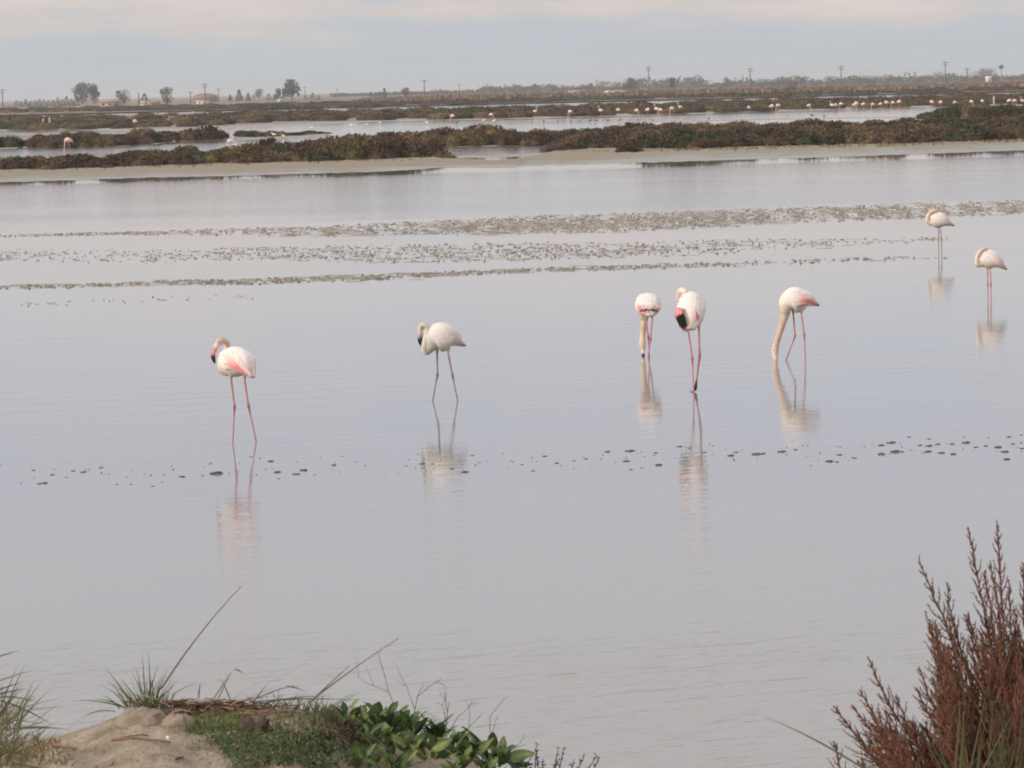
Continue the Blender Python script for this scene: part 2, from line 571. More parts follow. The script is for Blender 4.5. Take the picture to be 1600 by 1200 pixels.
def strip(name, pts, mat, z=0.12, jit=0.8, seed=0, n_cross=7, edge_z=-0.05, kind='structure'):
    """land strip traced by its near and far waterlines (px, y_near, y_far)"""
    A = np.array(pts, float)
    xs = np.arange(A[0, 0], A[-1, 0] + 1, 6.0)
    yn = np.interp(xs, A[:, 0], A[:, 1]); yf = np.interp(xs, A[:, 0], A[:, 2])
    yn = yn + jit * wav(xs, xs * 0, 0.09, seed) + 0.5 * jit * wav(xs, xs * 0, 0.3, seed + 5)
    yf = np.minimum(yf + 0.6 * jit * wav(xs, xs * 0, 0.07, seed + 11), yn - 0.5)
    prof_t = np.array([0, 0.06, 0.2, 0.45, 0.7, 0.93, 1.0])
    prof_z = np.array([edge_z, 0.02, z * 0.6, z, z, 0.03, edge_z])
    rows = []
    for t, pz in zip(prof_t, prof_z):
        # interpolate in ground distance
        ring = []
        for x, a, c in zip(xs, yn, yf):
            g1 = G(x, a); g2 = G(x, c)
            g = g1.lerp(g2, t)
            zz = pz + (0.03 * float(wav(g.x, g.y, 0.8, seed + 3)) * (1 if 0.1 < t < 0.9 else 0))
            ring.append((g.x, g.y, zz))
        rows.append(ring)
    v = np.array(rows).reshape(-1, 3)
    nx = len(xs); ny = len(rows)
    i = np.arange(ny - 1)[:, None] * nx; j = np.arange(nx - 1)[None, :]
    f = np.stack([i + j, i + j + 1, i + nx + j + 1, i + nx + j], -1).reshape(-1, 4)
    mb = MB(); mb.add(v, f)
    return tag(mb.build(name, mat, smooth=True), kind=kind)


# near sandbank in two tongues, joined by wet mud in the middle
strip('sandbank', [(-500, 296, 262), (0, 286.5, 255), (200, 280, 252), (400, 275, 250), (600, 269, 243), (660, 266, 240),
                   (690, 262, 248), (760, 261, 252), (800, 260, 251), (860, 259.5, 236), (900, 260, 225), (1000, 258, 205),
                   (1200, 252, 203), (1400, 245.5, 197), (1600, 238.5, 188), (2100, 226, 180)], M['sand_far'], 0.16, 0.5, 1)
strip('mud_bar', [(640, 247, 243), (700, 246.8, 244), (780, 245.3, 241), (860, 243.5, 239), (920, 241, 236)], M['mud'], 0.06, 0.3, 4)
strip('mud_bank', [(590, 232, 205), (650, 232.5, 207), (720, 231, 206), (800, 229.5, 205), (860, 229, 203), (920, 228, 201)], M['mud'], 0.12, 0.6, 7)
# channel islands on the left
strip('island', [(-300, 240, 212), (0, 235, 206), (27, 234, 207), (31, 231, 211)], M['mud'], 0.12, 0.5, 2)
strip('island', [(28, 231, 210), (60, 232, 209), (120, 231, 208), (190, 230, 208), (240, 226, 208), (278, 222, 210)], M['mud'], 0.12, 0.4, 9)
strip('island', [(286, 219.5, 211), (320, 219.5, 208), (354, 218, 209)], M['mud'], 0.1, 0.3, 12)
strip('island', [(368, 218.5, 210), (420, 217.5, 207), (470, 215, 206), (514, 213, 210)], M['mud'], 0.1, 0.3, 15)
# right hand island and low bars
strip('island', [(1432, 189.5, 184), (1500, 187.5, 178), (1600, 184, 172), (2000, 176, 160)], M['mud'], 0.12, 0.3, 20)
strip('mud_bar', [(640, 196.2, 195.2), (760, 195.2, 193.6), (900, 193.2, 191.6), (1100, 189.2, 187.8), (1300, 185.4, 184.3), (1440, 183.2, 182.4)], M['mud'], 0.04, 0.12, 23)
# the long scrub dyke between the pans
strip('dyke', [(-400, 214, 188), (-60, 208, 182), (0, 206.5, 181.5), (100, 205, 180), (200, 208, 178), (300, 206, 176.5), (400, 201, 174.5), (500, 196, 173), (600, 191.5, 171),
               (800, 187.3, 168), (1000, 181.7, 163.2), (1200, 176, 156.5), (1400, 169.5, 152.6), (1600, 166.3, 148), (2000, 158, 139)], M['mud'], 0.25, 0.35, 26)
# the far scrub dyke
strip('dyke', [(-400, 186.5, 172), (0, 178.6, 166.6), (200, 176.7, 164), (400, 173, 160), (600, 168.5, 156), (800, 163.3, 152), (1000, 158, 148), (1200, 154, 144),
               (1400, 149.5, 140), (1600, 143.6, 135.5), (2000, 136, 128)], M['mud'], 0.3, 0.3, 30)

# mud floor in the dense debris shoal
# ------------------------------------------------------------------ debris on the lake
def lumps(mb, centers, sizes, hs, cols):
    seg = 7
    C_ = np.array([c[:] for c in centers], float); k = len(C_)
    a = np.arange(seg) * 2 * math.pi / seg + rng.uniform(0, 6.28, (k, 1))
    s_ = np.asarray(sizes, float).reshape(-1, 1); h_ = np.asarray(hs, float).reshape(-1, 1)
    r0 = s_ * 0.5 * (1 + rng.uniform(-0.4, 0.4, (k, seg))); r1 = r0 * rng.uniform(0.35, 0.75, (k, seg))
    asp = rng.uniform(0.5, 1.0, (k, 1))
    x, y = C_[:, :1], C_[:, 1:2]
    ring0 = np.stack([x + r0 * np.cos(a), y + asp * r0 * np.sin(a), np.full((k, seg), -0.012)], 2)
    ring1 = np.stack([x + r1 * np.cos(a), y + asp * r1 * np.sin(a), h_ * rng.uniform(0.5, 1.1, (k, seg))], 2)
    top = np.concatenate([C_[:, :2], h_], 1)[:, None, :]
    v = np.concatenate([ring0, ring1, top], 1)
    m = 2 * seg + 1
    j = np.arange(seg); j2 = (j + 1) % seg
    o_ = (np.arange(k) * m)[:, None, None]
    q = (np.stack([j, j2, seg + j2, seg + j], 1)[None] + o_).reshape(-1, 4)
    t = (np.stack([seg + j, seg + j2, np.full(seg, 2 * seg)], 1)[None] + o_).reshape(-1, 3)
    co = np.repeat(np.asarray(cols, float).reshape(k, -1) * np.ones((k, 3)), m, axis=0)
    mb.add(v.reshape(-1, 3), [q, t], co)


def debris_band(name, label, path, count, smin, smax, hmin, hmax, seed, pads=0):
    """path: (px, y_far, y_near, density)"""
    A = np.array(path, float)
    mb = MB()
    cum = np.cumsum(0.5 * (A[1:, 3] + A[:-1, 3]) * np.diff(A[:, 0])); cum = np.concatenate([[0], cum])
    u = rng.uniform(0, cum[-1], count)
    xs = np.interp(u, cum, A[:, 0])
    t = rng.beta(1.6, 1.6, count)
    yf = np.interp(xs, A[:, 0], A[:, 1]); yn = np.interp(xs, A[:, 0], A[:, 2])
    ys = yf + (yn - yf) * t
    keep = (wav(xs, ys * 4, 0.06, seed) + 0.5 * wav(xs, ys * 5, 0.2, seed + 3) + rng.normal(0, 0.7, count)) > -0.2
    xs, ys = xs[keep], ys[keep]
    cs = [G(x, y) for x, y in zip(xs, ys)]
    k = len(cs)
    s = smin + (smax - smin) * rng.beta(1, 4.5, k)
    h = hmin + (hmax - hmin) * rng.beta(1.2, 2.5, k)
    co = 0.65 + 0.7 * rng.random((k, 1)) * np.ones((1, 3))
    lumps(mb, cs, s, h, co)
    if pads:
        ii = rng.integers(0, k, pads)
        pc = np.array([c[:] for c in cs])[ii] + np.stack([rng.normal(0, 0.3, pads), rng.normal(0, 0.3, pads), np.zeros(pads)], 1)
        lumps(mb, pc, rng.uniform(0.2, 0.9, pads) ** 1.5, rng.uniform(0.002, 0.006, pads), (1.15 + 0.3 * rng.random((pads, 1))) * np.array([[1, 0.98, 0.97]]))
    return tag(mb.build(name, M['debris']), label, 'debris', kind='stuff')


debris_band('debris_band', 'wide belt of small mud lumps lying in the shallow water farthest out on the lake', [(-200, 370, 374, 0.3), (0, 366, 371, 0.4), (200, 362, 367, 0.4), (400, 355, 369, 0.6), (500, 353, 371, 1.2), (600, 347, 368, 1.6), (700, 343, 368, 2.2), (800, 337, 367, 2.6), (1000, 332, 362, 2.6), (1200, 325, 351, 2.4), (1400, 318, 343, 2.2), (1600, 312, 334, 2.2), (1800, 306, 326, 2)], 15000, 0.03, 0.26, 0.004, 0.028, 1, 1800)
debris_band('debris_band', 'broken middle belt of brown debris on the lake, fading out to the right', [(-100, 392, 410, 0.35), (100, 388, 410, 0.3), (240, 390, 412, 0.45), (400, 385, 405, 0.8), (600, 382, 412, 1.0), (800, 378, 408, 1.1), (1000, 378, 402, 1.1), (1150, 372, 398, 0.5), (1300, 372, 384, 0.3), (1480, 370, 378, 0.05)], 4000, 0.02, 0.22, 0.004, 0.030, 5, 260)
debris_band('debris_band', 'narrow continuous line of dark debris running across the lake in front of the others', [(-100, 450, 456, 0.5), (0, 446, 453, 0.6), (150, 443, 449, 0.9), (250, 438, 446, 1.6), (400, 435, 445, 1.9), (600, 428, 437, 1.9), (800, 420, 427, 1.3), (1000, 414, 421, 0.9), (1200, 407, 414, 0.6), (1400, 401, 407, 0.2), (1480, 399, 404, 0.03)], 2300, 0.03, 0.24, 0.006, 0.036, 9, 260)
debris_band('debris_band', 'sparse short line of tiny specks on the left of the lake', [(20, 473, 480, 1), (90, 470, 480, 1), (220, 464, 474, 0.6), (330, 461, 470, 0.5), (420, 459, 466, 0.5)], 90, 0.03, 0.16, 0.006, 0.02, 13)
debris_band('debris_band', 'loose dark specks scattered over the near lake between the algae clumps', [(0, 722, 762, 0.7), (300, 718, 755, 0.6), (560, 712, 745, 0.6), (760, 706, 742, 0.5), (900, 702, 738, 0.7), (1100, 694, 728, 0.9), (1300, 684, 722, 1.2), (1600, 680, 714, 1.2), (1750, 676, 708, 1)], 260, 0.015, 0.05, 0.005, 0.014, 17)

CL = [(340, 740, 25), (475, 735, 18), (465, 741, 12), (434, 738, 16), (727, 738, 13), (738, 712, 7), (660, 725, 9), (676, 725, 7), (424, 721, 11), (522, 727, 9),
      (130, 738, 12), (158, 731, 9), (115, 736, 8), (70, 755, 12), (62, 756, 8), (82, 742, 9), (104, 746, 6), (205, 757, 6), (239, 760, 6), (285, 745, 13), (53, 735, 7),
      (183, 757, 6), (327, 725, 6), (392, 714, 6), (436, 748, 6), (492, 742, 5), (535, 713, 5), (556, 722, 5), (749, 723, 6), (760, 720, 4), (635, 728, 5), (639, 718, 5), (707, 733, 8),
      (1030, 727, 17), (985, 705, 20), (979, 721, 16), (950, 706, 10), (916, 717, 8), (852, 713, 9), (816, 726, 6), (833, 736, 8), (870, 724, 8), (897, 720, 6), (986, 734, 8), (1003, 731, 6), (1025, 708, 8), (1062, 698, 10), (1101, 707, 8),
      (1143, 712, 12), (1150, 707, 9), (1183, 710, 19), (1193, 709, 9), (1222, 706, 15), (1243, 703, 8), (1254, 696, 5), (1267, 728, 5), (1297, 721, 14), (1308, 722, 8), (1312, 711, 11), (1313, 698, 6), (1262, 697, 5), (1351, 698, 5), (1336, 716, 8),
      (1378, 710, 15), (1393, 692, 19), (1377, 696, 12), (1400, 706, 20), (1409, 706, 10), (1421, 683, 7), (1438, 696, 9), (1452, 697, 13), (1450, 706, 14), (1452, 686, 7), (1466, 694, 9), (1472, 708, 13), (1490, 710, 12), (1510, 692, 15), (1525, 699, 10), (1541, 697, 8),
      (1560, 699, 14), (1571, 706, 17), (1574, 718, 16), (1583, 694, 8), (1597, 701, 9), (1577, 683, 9), (1488, 694, 10), (1545, 684, 5), (1596, 680, 6), (1624, 700, 14), (1660, 690, 12)]
protos = []
for k in range(6):
    mb = MB()
    offs = [(0, 0)] + [(rng.uniform(-0.4, 0.4), rng.uniform(-0.5, 0.5)) for _ in range(3)]
    lumps(mb, [Vector((a, c * 0.7, 0)) for a, c in offs], [0.75, 0.5, 0.4, 0.35], [0.17, 0.12, 0.1, 0.08], np.ones((4, 3)))
    protos.append(mb.mesh('algae_clump', M['algae'], True))
for k, (x, y, w) in enumerate(CL):
    g = G(x, y)
    s = w / ppm(g.y) * (0.82 if w > 15 else 0.95)
    o = link('algae_clump', protos[k % 6], None, g)
    o.scale = (s, s, s * rng.uniform(0.8, 1.1) if w > 6 else s * 0.8)
    if w >= 17:
        lab = 'large dark brown algae clump, among the biggest, lying on the calm near water'
    elif w >= 9:
        lab = 'middling dark brown algae clump lying on the calm near water'
    else:
        lab = 'very small dark brown algae clump lying on the calm near water'
    tag(o, lab, 'algae clump', 'algae clumps in the near line across the water')

# ------------------------------------------------------------------ salt marsh shrubs
def shrub_mesh(name, mat, nbl, nsub=5, blen=(0.10, 0.24), seed=0):
    """unit shrub: about 1 m across, 0.5 m tall before scaling"""
    mb = MB()
    subs = [(0.0, 0.0, 0.34, 0.44)]
    for i in range(nsub):
        a = rng.uniform(0, 6.28); d = rng.uniform(0.12, 0.34)
        subs.append((d * math.cos(a), d * math.sin(a), rng.uniform(0.16, 0.26), rng.uniform(0.26, 0.46)))
    tot = sum(s[2] ** 2 for s in subs)
    for (x, y, r, h) in subs:
        dome(mb, (x, y, -0.05), r * 0.86, r * 0.86, h * 0.85, (0.75, 0.75, 0.75), 9, 3, 0.15)
        k = int(nbl * r * r / tot)
        th = rng.uniform(0, 6.28, k); ph = np.arccos(rng.uniform(0, 1, k))
        d = np.stack([np.cos(th) * np.sin(ph), np.sin(th) * np.sin(ph), np.cos(ph)], 1)
        p = np.array([x, y, -0.03]) + d * np.array([r, r, h]) * rng.uniform(0.78, 1.0, (k, 1))
        dv = norm_rows(d * 0.6 + np.array([0, 0, 0.7]) + rng.normal(0, 0.35, (k, 3)))
        ln = rng.uniform(*blen, (k, 1)) * 0.45
        tone = 0.6 + 0.8 * rng.random((k, 1)) + 0.0 * d
        blades(mb, p, dv * ln, ln[:, 0] * rng.uniform(0.3, 0.55, k), tone)
        kt = max(4, k // 14); pt = p[:kt] * np.array([1, 1, 0.96])
        dt = norm_rows(d[:kt] * 0.4 + np.array([0, 0, 1.0]) + rng.normal(0, 0.25, (kt, 3))) * rng.uniform(0.09, 0.19, (kt, 1))
        blades(mb, pt, dt, rng.uniform(0.010, 0.022, kt), 0.7 + 0.8 * rng.random((kt, 1)) * np.ones((1, 3)))
    return mb.mesh(name, mat)


SH = {}
for kind in ('brown', 'green', 'dry'):
    SH[kind] = [shrub_mesh('saltmarsh_shrub', M['shrub_' + kind], 1100, rng.integers(4, 8)) for _ in range(4)]


def put_shrub(px, py, w_m, h_m, kind, label, group, z=0.1):
    g = G(px, py)
    o = link('saltmarsh_shrub', SH[kind][rng.integers(0, 4)], None, (g.x, g.y, z))
    o.rotation_euler = (0, 0, rng.uniform(0, 6.28))
    o.scale = (w_m, w_m, h_m / 0.46)
    tag(o, label, 'shrub', group)
    return o


WORD = {'brown': 'reddish brown', 'green': 'dark green', 'dry': 'straw coloured'}


def shrub_row(pts, n, where, group, hm, kinds=('brown', 'brown', 'green', 'dry'), wm=(1.8, 3.6), jx=10, hj=0.34):
    """pts: (px, base_y, h_factor); an evenly spread row"""
    A = np.array(pts, float)
    for i in range(n):
        x = lerp(A[0, 0], A[-1, 0], (i + 0.5) / n) + rng.uniform(-jx, jx)
        x = min(max(x, A[0, 0]), A[-1, 0])
        y = np.interp(x, A[:, 0], A[:, 1]) + rng.uniform(-0.8, 0.8)
        hf = np.interp(x, A[:, 0], A[:, 2])
        k = kinds[rng.integers(0, len(kinds))]
        h = hm * hf * rng.uniform(1 - hj, 1 + hj)
        w = rng.uniform(*wm) * (0.6 + 0.4 * hf)
        big = 'tall' if h > hm * hf * 1.07 else 'low' if h < hm * hf * 0.93 else 'middling'
        f = (x - max(0, A[0, 0])) / (min(1600, A[-1, 0]) - max(0, A[0, 0]))
        seg = ('at the left end', 'left of centre', 'near the centre', 'right of centre', 'at the right end')[min(4, max(0, int(f * 5)))] if n > 6 else ('at the left' if f < 0.5 else 'at the right')
        put_shrub(x, y, w, h, k, '%s %s shrub %s %s' % (big, WORD[k], seg, where), group)


# near left tongue (front row, then rows behind it)
shrub_row([(-140, 271, 0.8), (0, 269, 0.9), (60, 268.5, 0.85), (100, 268, 0.8), (200, 263.5, 1), (300, 260, 1.0), (420, 258, 1.15), (520, 254, 1.3), (600, 252, 1.45), (655, 250, 1.2), (684, 249.5, 0.6)], 30,
          'of the left sandbank front row', 'shrubs along the left sandbank', 0.62, jx=8)
shrub_row([(-140, 266, 0.8), (0, 264, 0.8), (90, 262, 0.7), (200, 257, 1.0), (320, 252, 1.0), (430, 249, 1.0), (540, 244, 1.55), (620, 242, 1.65), (668, 243, 1.1)], 28,
          'of the left sandbank second row', 'shrubs along the left sandbank', 0.62, jx=10)
shrub_row([(170, 253, 0.6), (300, 248, 0.8), (370, 244, 0.9), (430, 243, 0.7), (500, 238, 0.9), (560, 234, 1.4), (620, 232, 1.45), (650, 234, 1.2)], 16,
          'of the left sandbank back row', 'shrubs along the left sandbank', 0.66, jx=10)
put_shrub(420, 243, 2.3, 1.05, 'brown', 'tall rounded reddish brown shrub standing above the left sandbank scrub beside the channel', 'shrubs along the left sandbank')
put_shrub(700, 252.5, 0.9, 0.22, 'dry', 'tiny straw coloured tuft of shrub at the tip of the left sandbank', None)
# connecting bank in the middle
shrub_row([(600, 229, 0.9), (660, 230, 1.0), (730, 228.5, 1.0), (800, 227, 1), (860, 227, 0.8)], 14, 'of the middle mud bank front row', 'shrubs on the middle mud bank', 0.72, jx=6)
shrub_row([(590, 222, 0.9), (660, 221, 1.0), (740, 219, 1.1), (800, 219, 0.9), (870, 218, 0.9)], 14, 'of the middle mud bank back row', 'shrubs on the middle mud bank', 0.75, jx=8)
# right hand belt: six rows in depth
shrub_row([(862, 239, 0.5), (900, 238, 0.6), (940, 234, 0.8), (1000, 235, 1.0), (1100, 234.5, 1.1), (1200, 231, 1), (1300, 229, 1.0), (1400, 226.5, 1.0), (1500, 223.5, 1.0), (1600, 219, 1.1), (1760, 214, 1.1)], 40,
          'of the right sandbank front row', 'shrubs along the right sandbank', 0.60, jx=8, kinds=('brown', 'brown', 'green', 'brown', 'dry'))
for q, (dy, nn, wh) in enumerate(((-5.5, 36, 'of the right sandbank second row'), (-11, 34, 'of the right sandbank third row'), (-17, 32, 'of the right sandbank fourth row'), (-23.5, 30, 'of the right sandbank back row'))):
    shrub_row([(880, 235 + dy * 0.75, 0.8), (1000, 232 + dy, 1.0), (1200, 229 + dy, 1.0), (1400, 224.5 + dy, 1.0), (1600, 217 + dy, 1.05), (1760, 212 + dy, 1)], nn, wh, 'shrubs along the right sandbank', 0.64, jx=12,
              wm=(2.6, 4.0), kinds=('brown', 'brown', 'brown', 'green', 'dry'))
for x, y, w, h in ((1020, 234, 3.6, 1.0), (1065, 233, 4.2, 1.15), (1105, 233, 3.4, 0.95), (1170, 231.5, 2.6, 0.7)):
    put_shrub(x, y, w, h, 'green', {1020: 'leftmost big dark green mounded shrub', 1065: 'largest big dark green mounded shrub', 1105: 'third big dark green mounded shrub', 1170: 'smallest, rightmost dark green mounded shrub'}[x] + ' at the front left of the right sandbank', 'big dark green mounds on the right sandbank')
put_shrub(981, 241, 1.5, 0.42, 'brown', 'small round russet shrub alone on the pale sand at the right sandbank edge', None)
# islands
shrub_row([(-60, 232, 1), (0, 231, 1.1), (26, 230, 0.9)], 5, 'of the left edge island', 'shrubs on the channel islands', 0.85, jx=4, kinds=('green', 'dry', 'brown'))
shrub_row([(36, 230, 0.9), (80, 230.5, 1.0), (150, 229, 0.9), (200, 227, 0.8), (240, 223, 1.0), (272, 220, 1.1)], 15, 'of the long channel island front', 'shrubs on the channel islands', 0.80, jx=5)
shrub_row([(50, 222, 0.9), (100, 221, 0.9), (180, 219, 0.8), (262, 216, 1.1)], 10, 'of the long channel island back', 'shrubs on the channel islands', 0.7, jx=5)
shrub_row([(292, 218, 1.0), (320, 218.3, 1.1), (350, 216.5, 0.9)], 5, 'of the small round channel island', 'shrubs on the channel islands', 0.82, jx=2)
shrub_row([(374, 215, 0.9), (420, 214, 0.8), (470, 212, 0.6), (505, 211, 0.4)], 9, 'of the low channel island', 'shrubs on the channel islands', 0.5, jx=4, kinds=('brown', 'green', 'dry'))
shrub_row([(1442, 187.5, 0.9), (1500, 186, 1), (1600, 182.5, 1.1), (1700, 180, 1)], 14, 'of the far right island front', 'shrubs on the far right island', 0.95, jx=5, kinds=('green', 'brown', 'green', 'dry'))
shrub_row([(1480, 181, 0.9), (1540, 179, 1), (1600, 177, 1.1), (1700, 174, 1)], 10, 'of the far right island back', 'shrubs on the far right island', 0.9, jx=5, kinds=('green', 'brown', 'green', 'dry'))


def low_shrub(nbl):
    mb = MB()
    dome(mb, (0, 0, -0.05), 0.45, 0.45, 0.40, (0.8, 0.8, 0.8), 8, 3, 0.25)
    th = rng.uniform(0, 6.28, nbl); ph = np.arccos(rng.uniform(0, 1, nbl))
    d = np.stack([np.cos(th) * np.sin(ph), np.sin(th) * np.sin(ph), np.cos(ph)], 1)
    p = d * np.array([0.48, 0.48, 0.40]) * rng.uniform(0.8, 1.0, (nbl, 1))
    dv = norm_rows(d * 0.5 + np.array([0, 0, 0.8]) + rng.normal(0, 0.35, (nbl, 3))) * rng.uniform(0.05, 0.15, (nbl, 1))
    blades(mb, p, dv, rng.uniform(0.03, 0.07, nbl), 0.65 + 0.7 * rng.random((nbl, 1)) * np.ones((1, 3)))
    return np.concatenate(mb.v), {k: np.concatenate(a) for k, a in mb.f.items()}, np.concatenate(mb.c)


LS = [low_shrub(130) for _ in range(5)]


def scrub_mass(name, label, rows, n, hm, wm, cols, z=0.15):
    """rows: (px, base_y_far, base_y_near)"""
    A = np.array(rows, float)
    mb = MB()
    for i in range(n):
        x = rng.uniform(A[0, 0], A[-1, 0])
        yf = np.interp(x, A[:, 0], A[:, 1]); yn = np.interp(x, A[:, 0], A[:, 2])
        t = rng.random()
        y = lerp(yf, yn, t)
        g = G(x, y)
        v, f, c = LS[i % 5]
        w = rng.uniform(*wm); h = hm * rng.uniform(0.7, 1.25)
        a = rng.uniform(0, 6.28); ca, sa = math.cos(a), math.sin(a)
        vv = np.stack([(v[:, 0] * ca - v[:, 1] * sa) * w + g.x, (v[:, 0] * sa + v[:, 1] * ca) * w + g.y, v[:, 2] * h / 0.48 + z], 1)
        k = wav(g.x, g.y * 0.35, 0.10, 3) + rng.normal(0, 0.35)
        co = np.array(cols[0] if k < -0.25 else cols[1] if k < 0.55 else cols[2]) * rng.uniform(0.8, 1.2)
        mb.add(vv, list(f.values()), c * co)
    return tag(mb.build(name, M['scrub_mass']), label, 'scrub', kind='stuff')


BR, GR, DR = (0.088, 0.056, 0.041), (0.057, 0.058, 0.030), (0.115, 0.086, 0.048)
scrub_mass('saltmarsh_scrub', 'long dense belt of low brown and green scrub on the dyke behind the far flock of flamingos',
           [(-300, 190, 210), (0, 187, 204.5), (100, 186, 202.5), (200, 184, 203), (300, 183, 199.5), (400, 180.5, 194), (500, 178.5, 190.5), (600, 176.5, 188.5), (800, 173, 185.3), (1000, 167.5, 180), (1200, 160.5, 174.6), (1400, 156.5, 168), (1600, 151.5, 164.8), (1900, 145, 158)],
           900, 0.85, (2.5, 5.0), (BR, DR, GR))
scrub_mass('saltmarsh_scrub', 'farthest belt of dark scrub on the dyke below the trees',
           [(-300, 176, 184), (0, 171.3, 177.6), (200, 169, 175.7), (400, 165, 172), (600, 161, 167.5), (800, 156, 162.3), (1000, 151.5, 157), (1200, 147.5, 153), (1400, 143.5, 148.5), (1600, 138.2, 142.8), (1900, 132, 137)],
           700, 1.0, (3.5, 8.0), (BR, GR, GR))


def straw_edge(name, label, pts, n, hm, spread):
    A = np.array(pts, float)
    xs = rng.uniform(A[0, 0], A[-1, 0], n)
    ys = np.interp(xs, A[:, 0], A[:, 1]) + rng.normal(0, 1, n) * spread
    keep = wav(xs, ys, 0.05, 22) + rng.normal(0, 0.5, n) > -0.2
    xs, ys = xs[keep], ys[keep]
    base = np.array([G(x, y)[:] for x, y in zip(xs, ys)]); base[:, 2] = 0.08
    k = len(base)
    dv = norm_rows(rng.normal(0, 0.6, (k, 3)) + np.array([0, 0, 0.8])) * rng.uniform(0.4, 1.0, (k, 1)) * hm
    mb = MB(); blades(mb, base, dv, rng.uniform(0.05, 0.12, k), 0.7 + 0.6 * rng.random((k, 1)) * np.ones((1, 3)))
    return tag(mb.build(name, M['dry_grass_far']), label, 'dry grass', kind='stuff')


straw_edge('dry_grass', 'thin fringe of straw yellow grass at the foot of the left sandbank scrub', [(-140, 273, 1), (0, 271.5, 1), (200, 266, 1), (400, 261, 1), (600, 255, 1), (690, 251.5, 1)], 2600, 0.18, 0.9)
straw_edge('dry_grass', 'fringe of straw yellow grass at the foot of the right sandbank scrub', [(862, 241, 1), (920, 240.5, 1), (1000, 238.5, 1), (1200, 234.5, 1), (1400, 229.5, 1), (1600, 222.5, 1), (1760, 217, 1)], 3800, 0.18, 1.1)

# reeds on the far plain
mb = MB()
for (x0, x1, y0, y1, nn, h0, h1) in ((560, 1800, 900, 1500, 8000, 0.9, 1.9), (-300, 620, 860, 1150, 3000, 0.3, 0.6)):
    xs = rng.uniform(x0, x1, nn)
    dd = rng.uniform(y0, y1, nn)
    base = np.array([P(x, 100, d)[:] for x, d in zip(xs, dd)]); base[:, 2] = 0.2
    hmul = np.interp(xs, [x0, x0 + 120, x1], [0.5, 1, 1])
    hh_ = rng.uniform(h0, h1, nn) * hmul
    dv = np.stack([rng.normal(0, 0.25, nn), rng.normal(0, 0.25, nn), np.ones(nn)], 1) * hh_[:, None]
    blades(mb, base, dv, rng.uniform(0.7, 1.8, nn), 0.75 + 0.5 * rng.random((nn, 1)) * np.ones((1, 3)),
           side=np.tile(np.array([[1.0, 0.3, 0]]), (nn, 1)) + rng.normal(0, 0.5, (nn, 3)))
tag(mb.build('reed_bed', M['reed']), 'wide dull brown reed bed on the far plain in front of the treeline', 'reeds', kind='stuff')

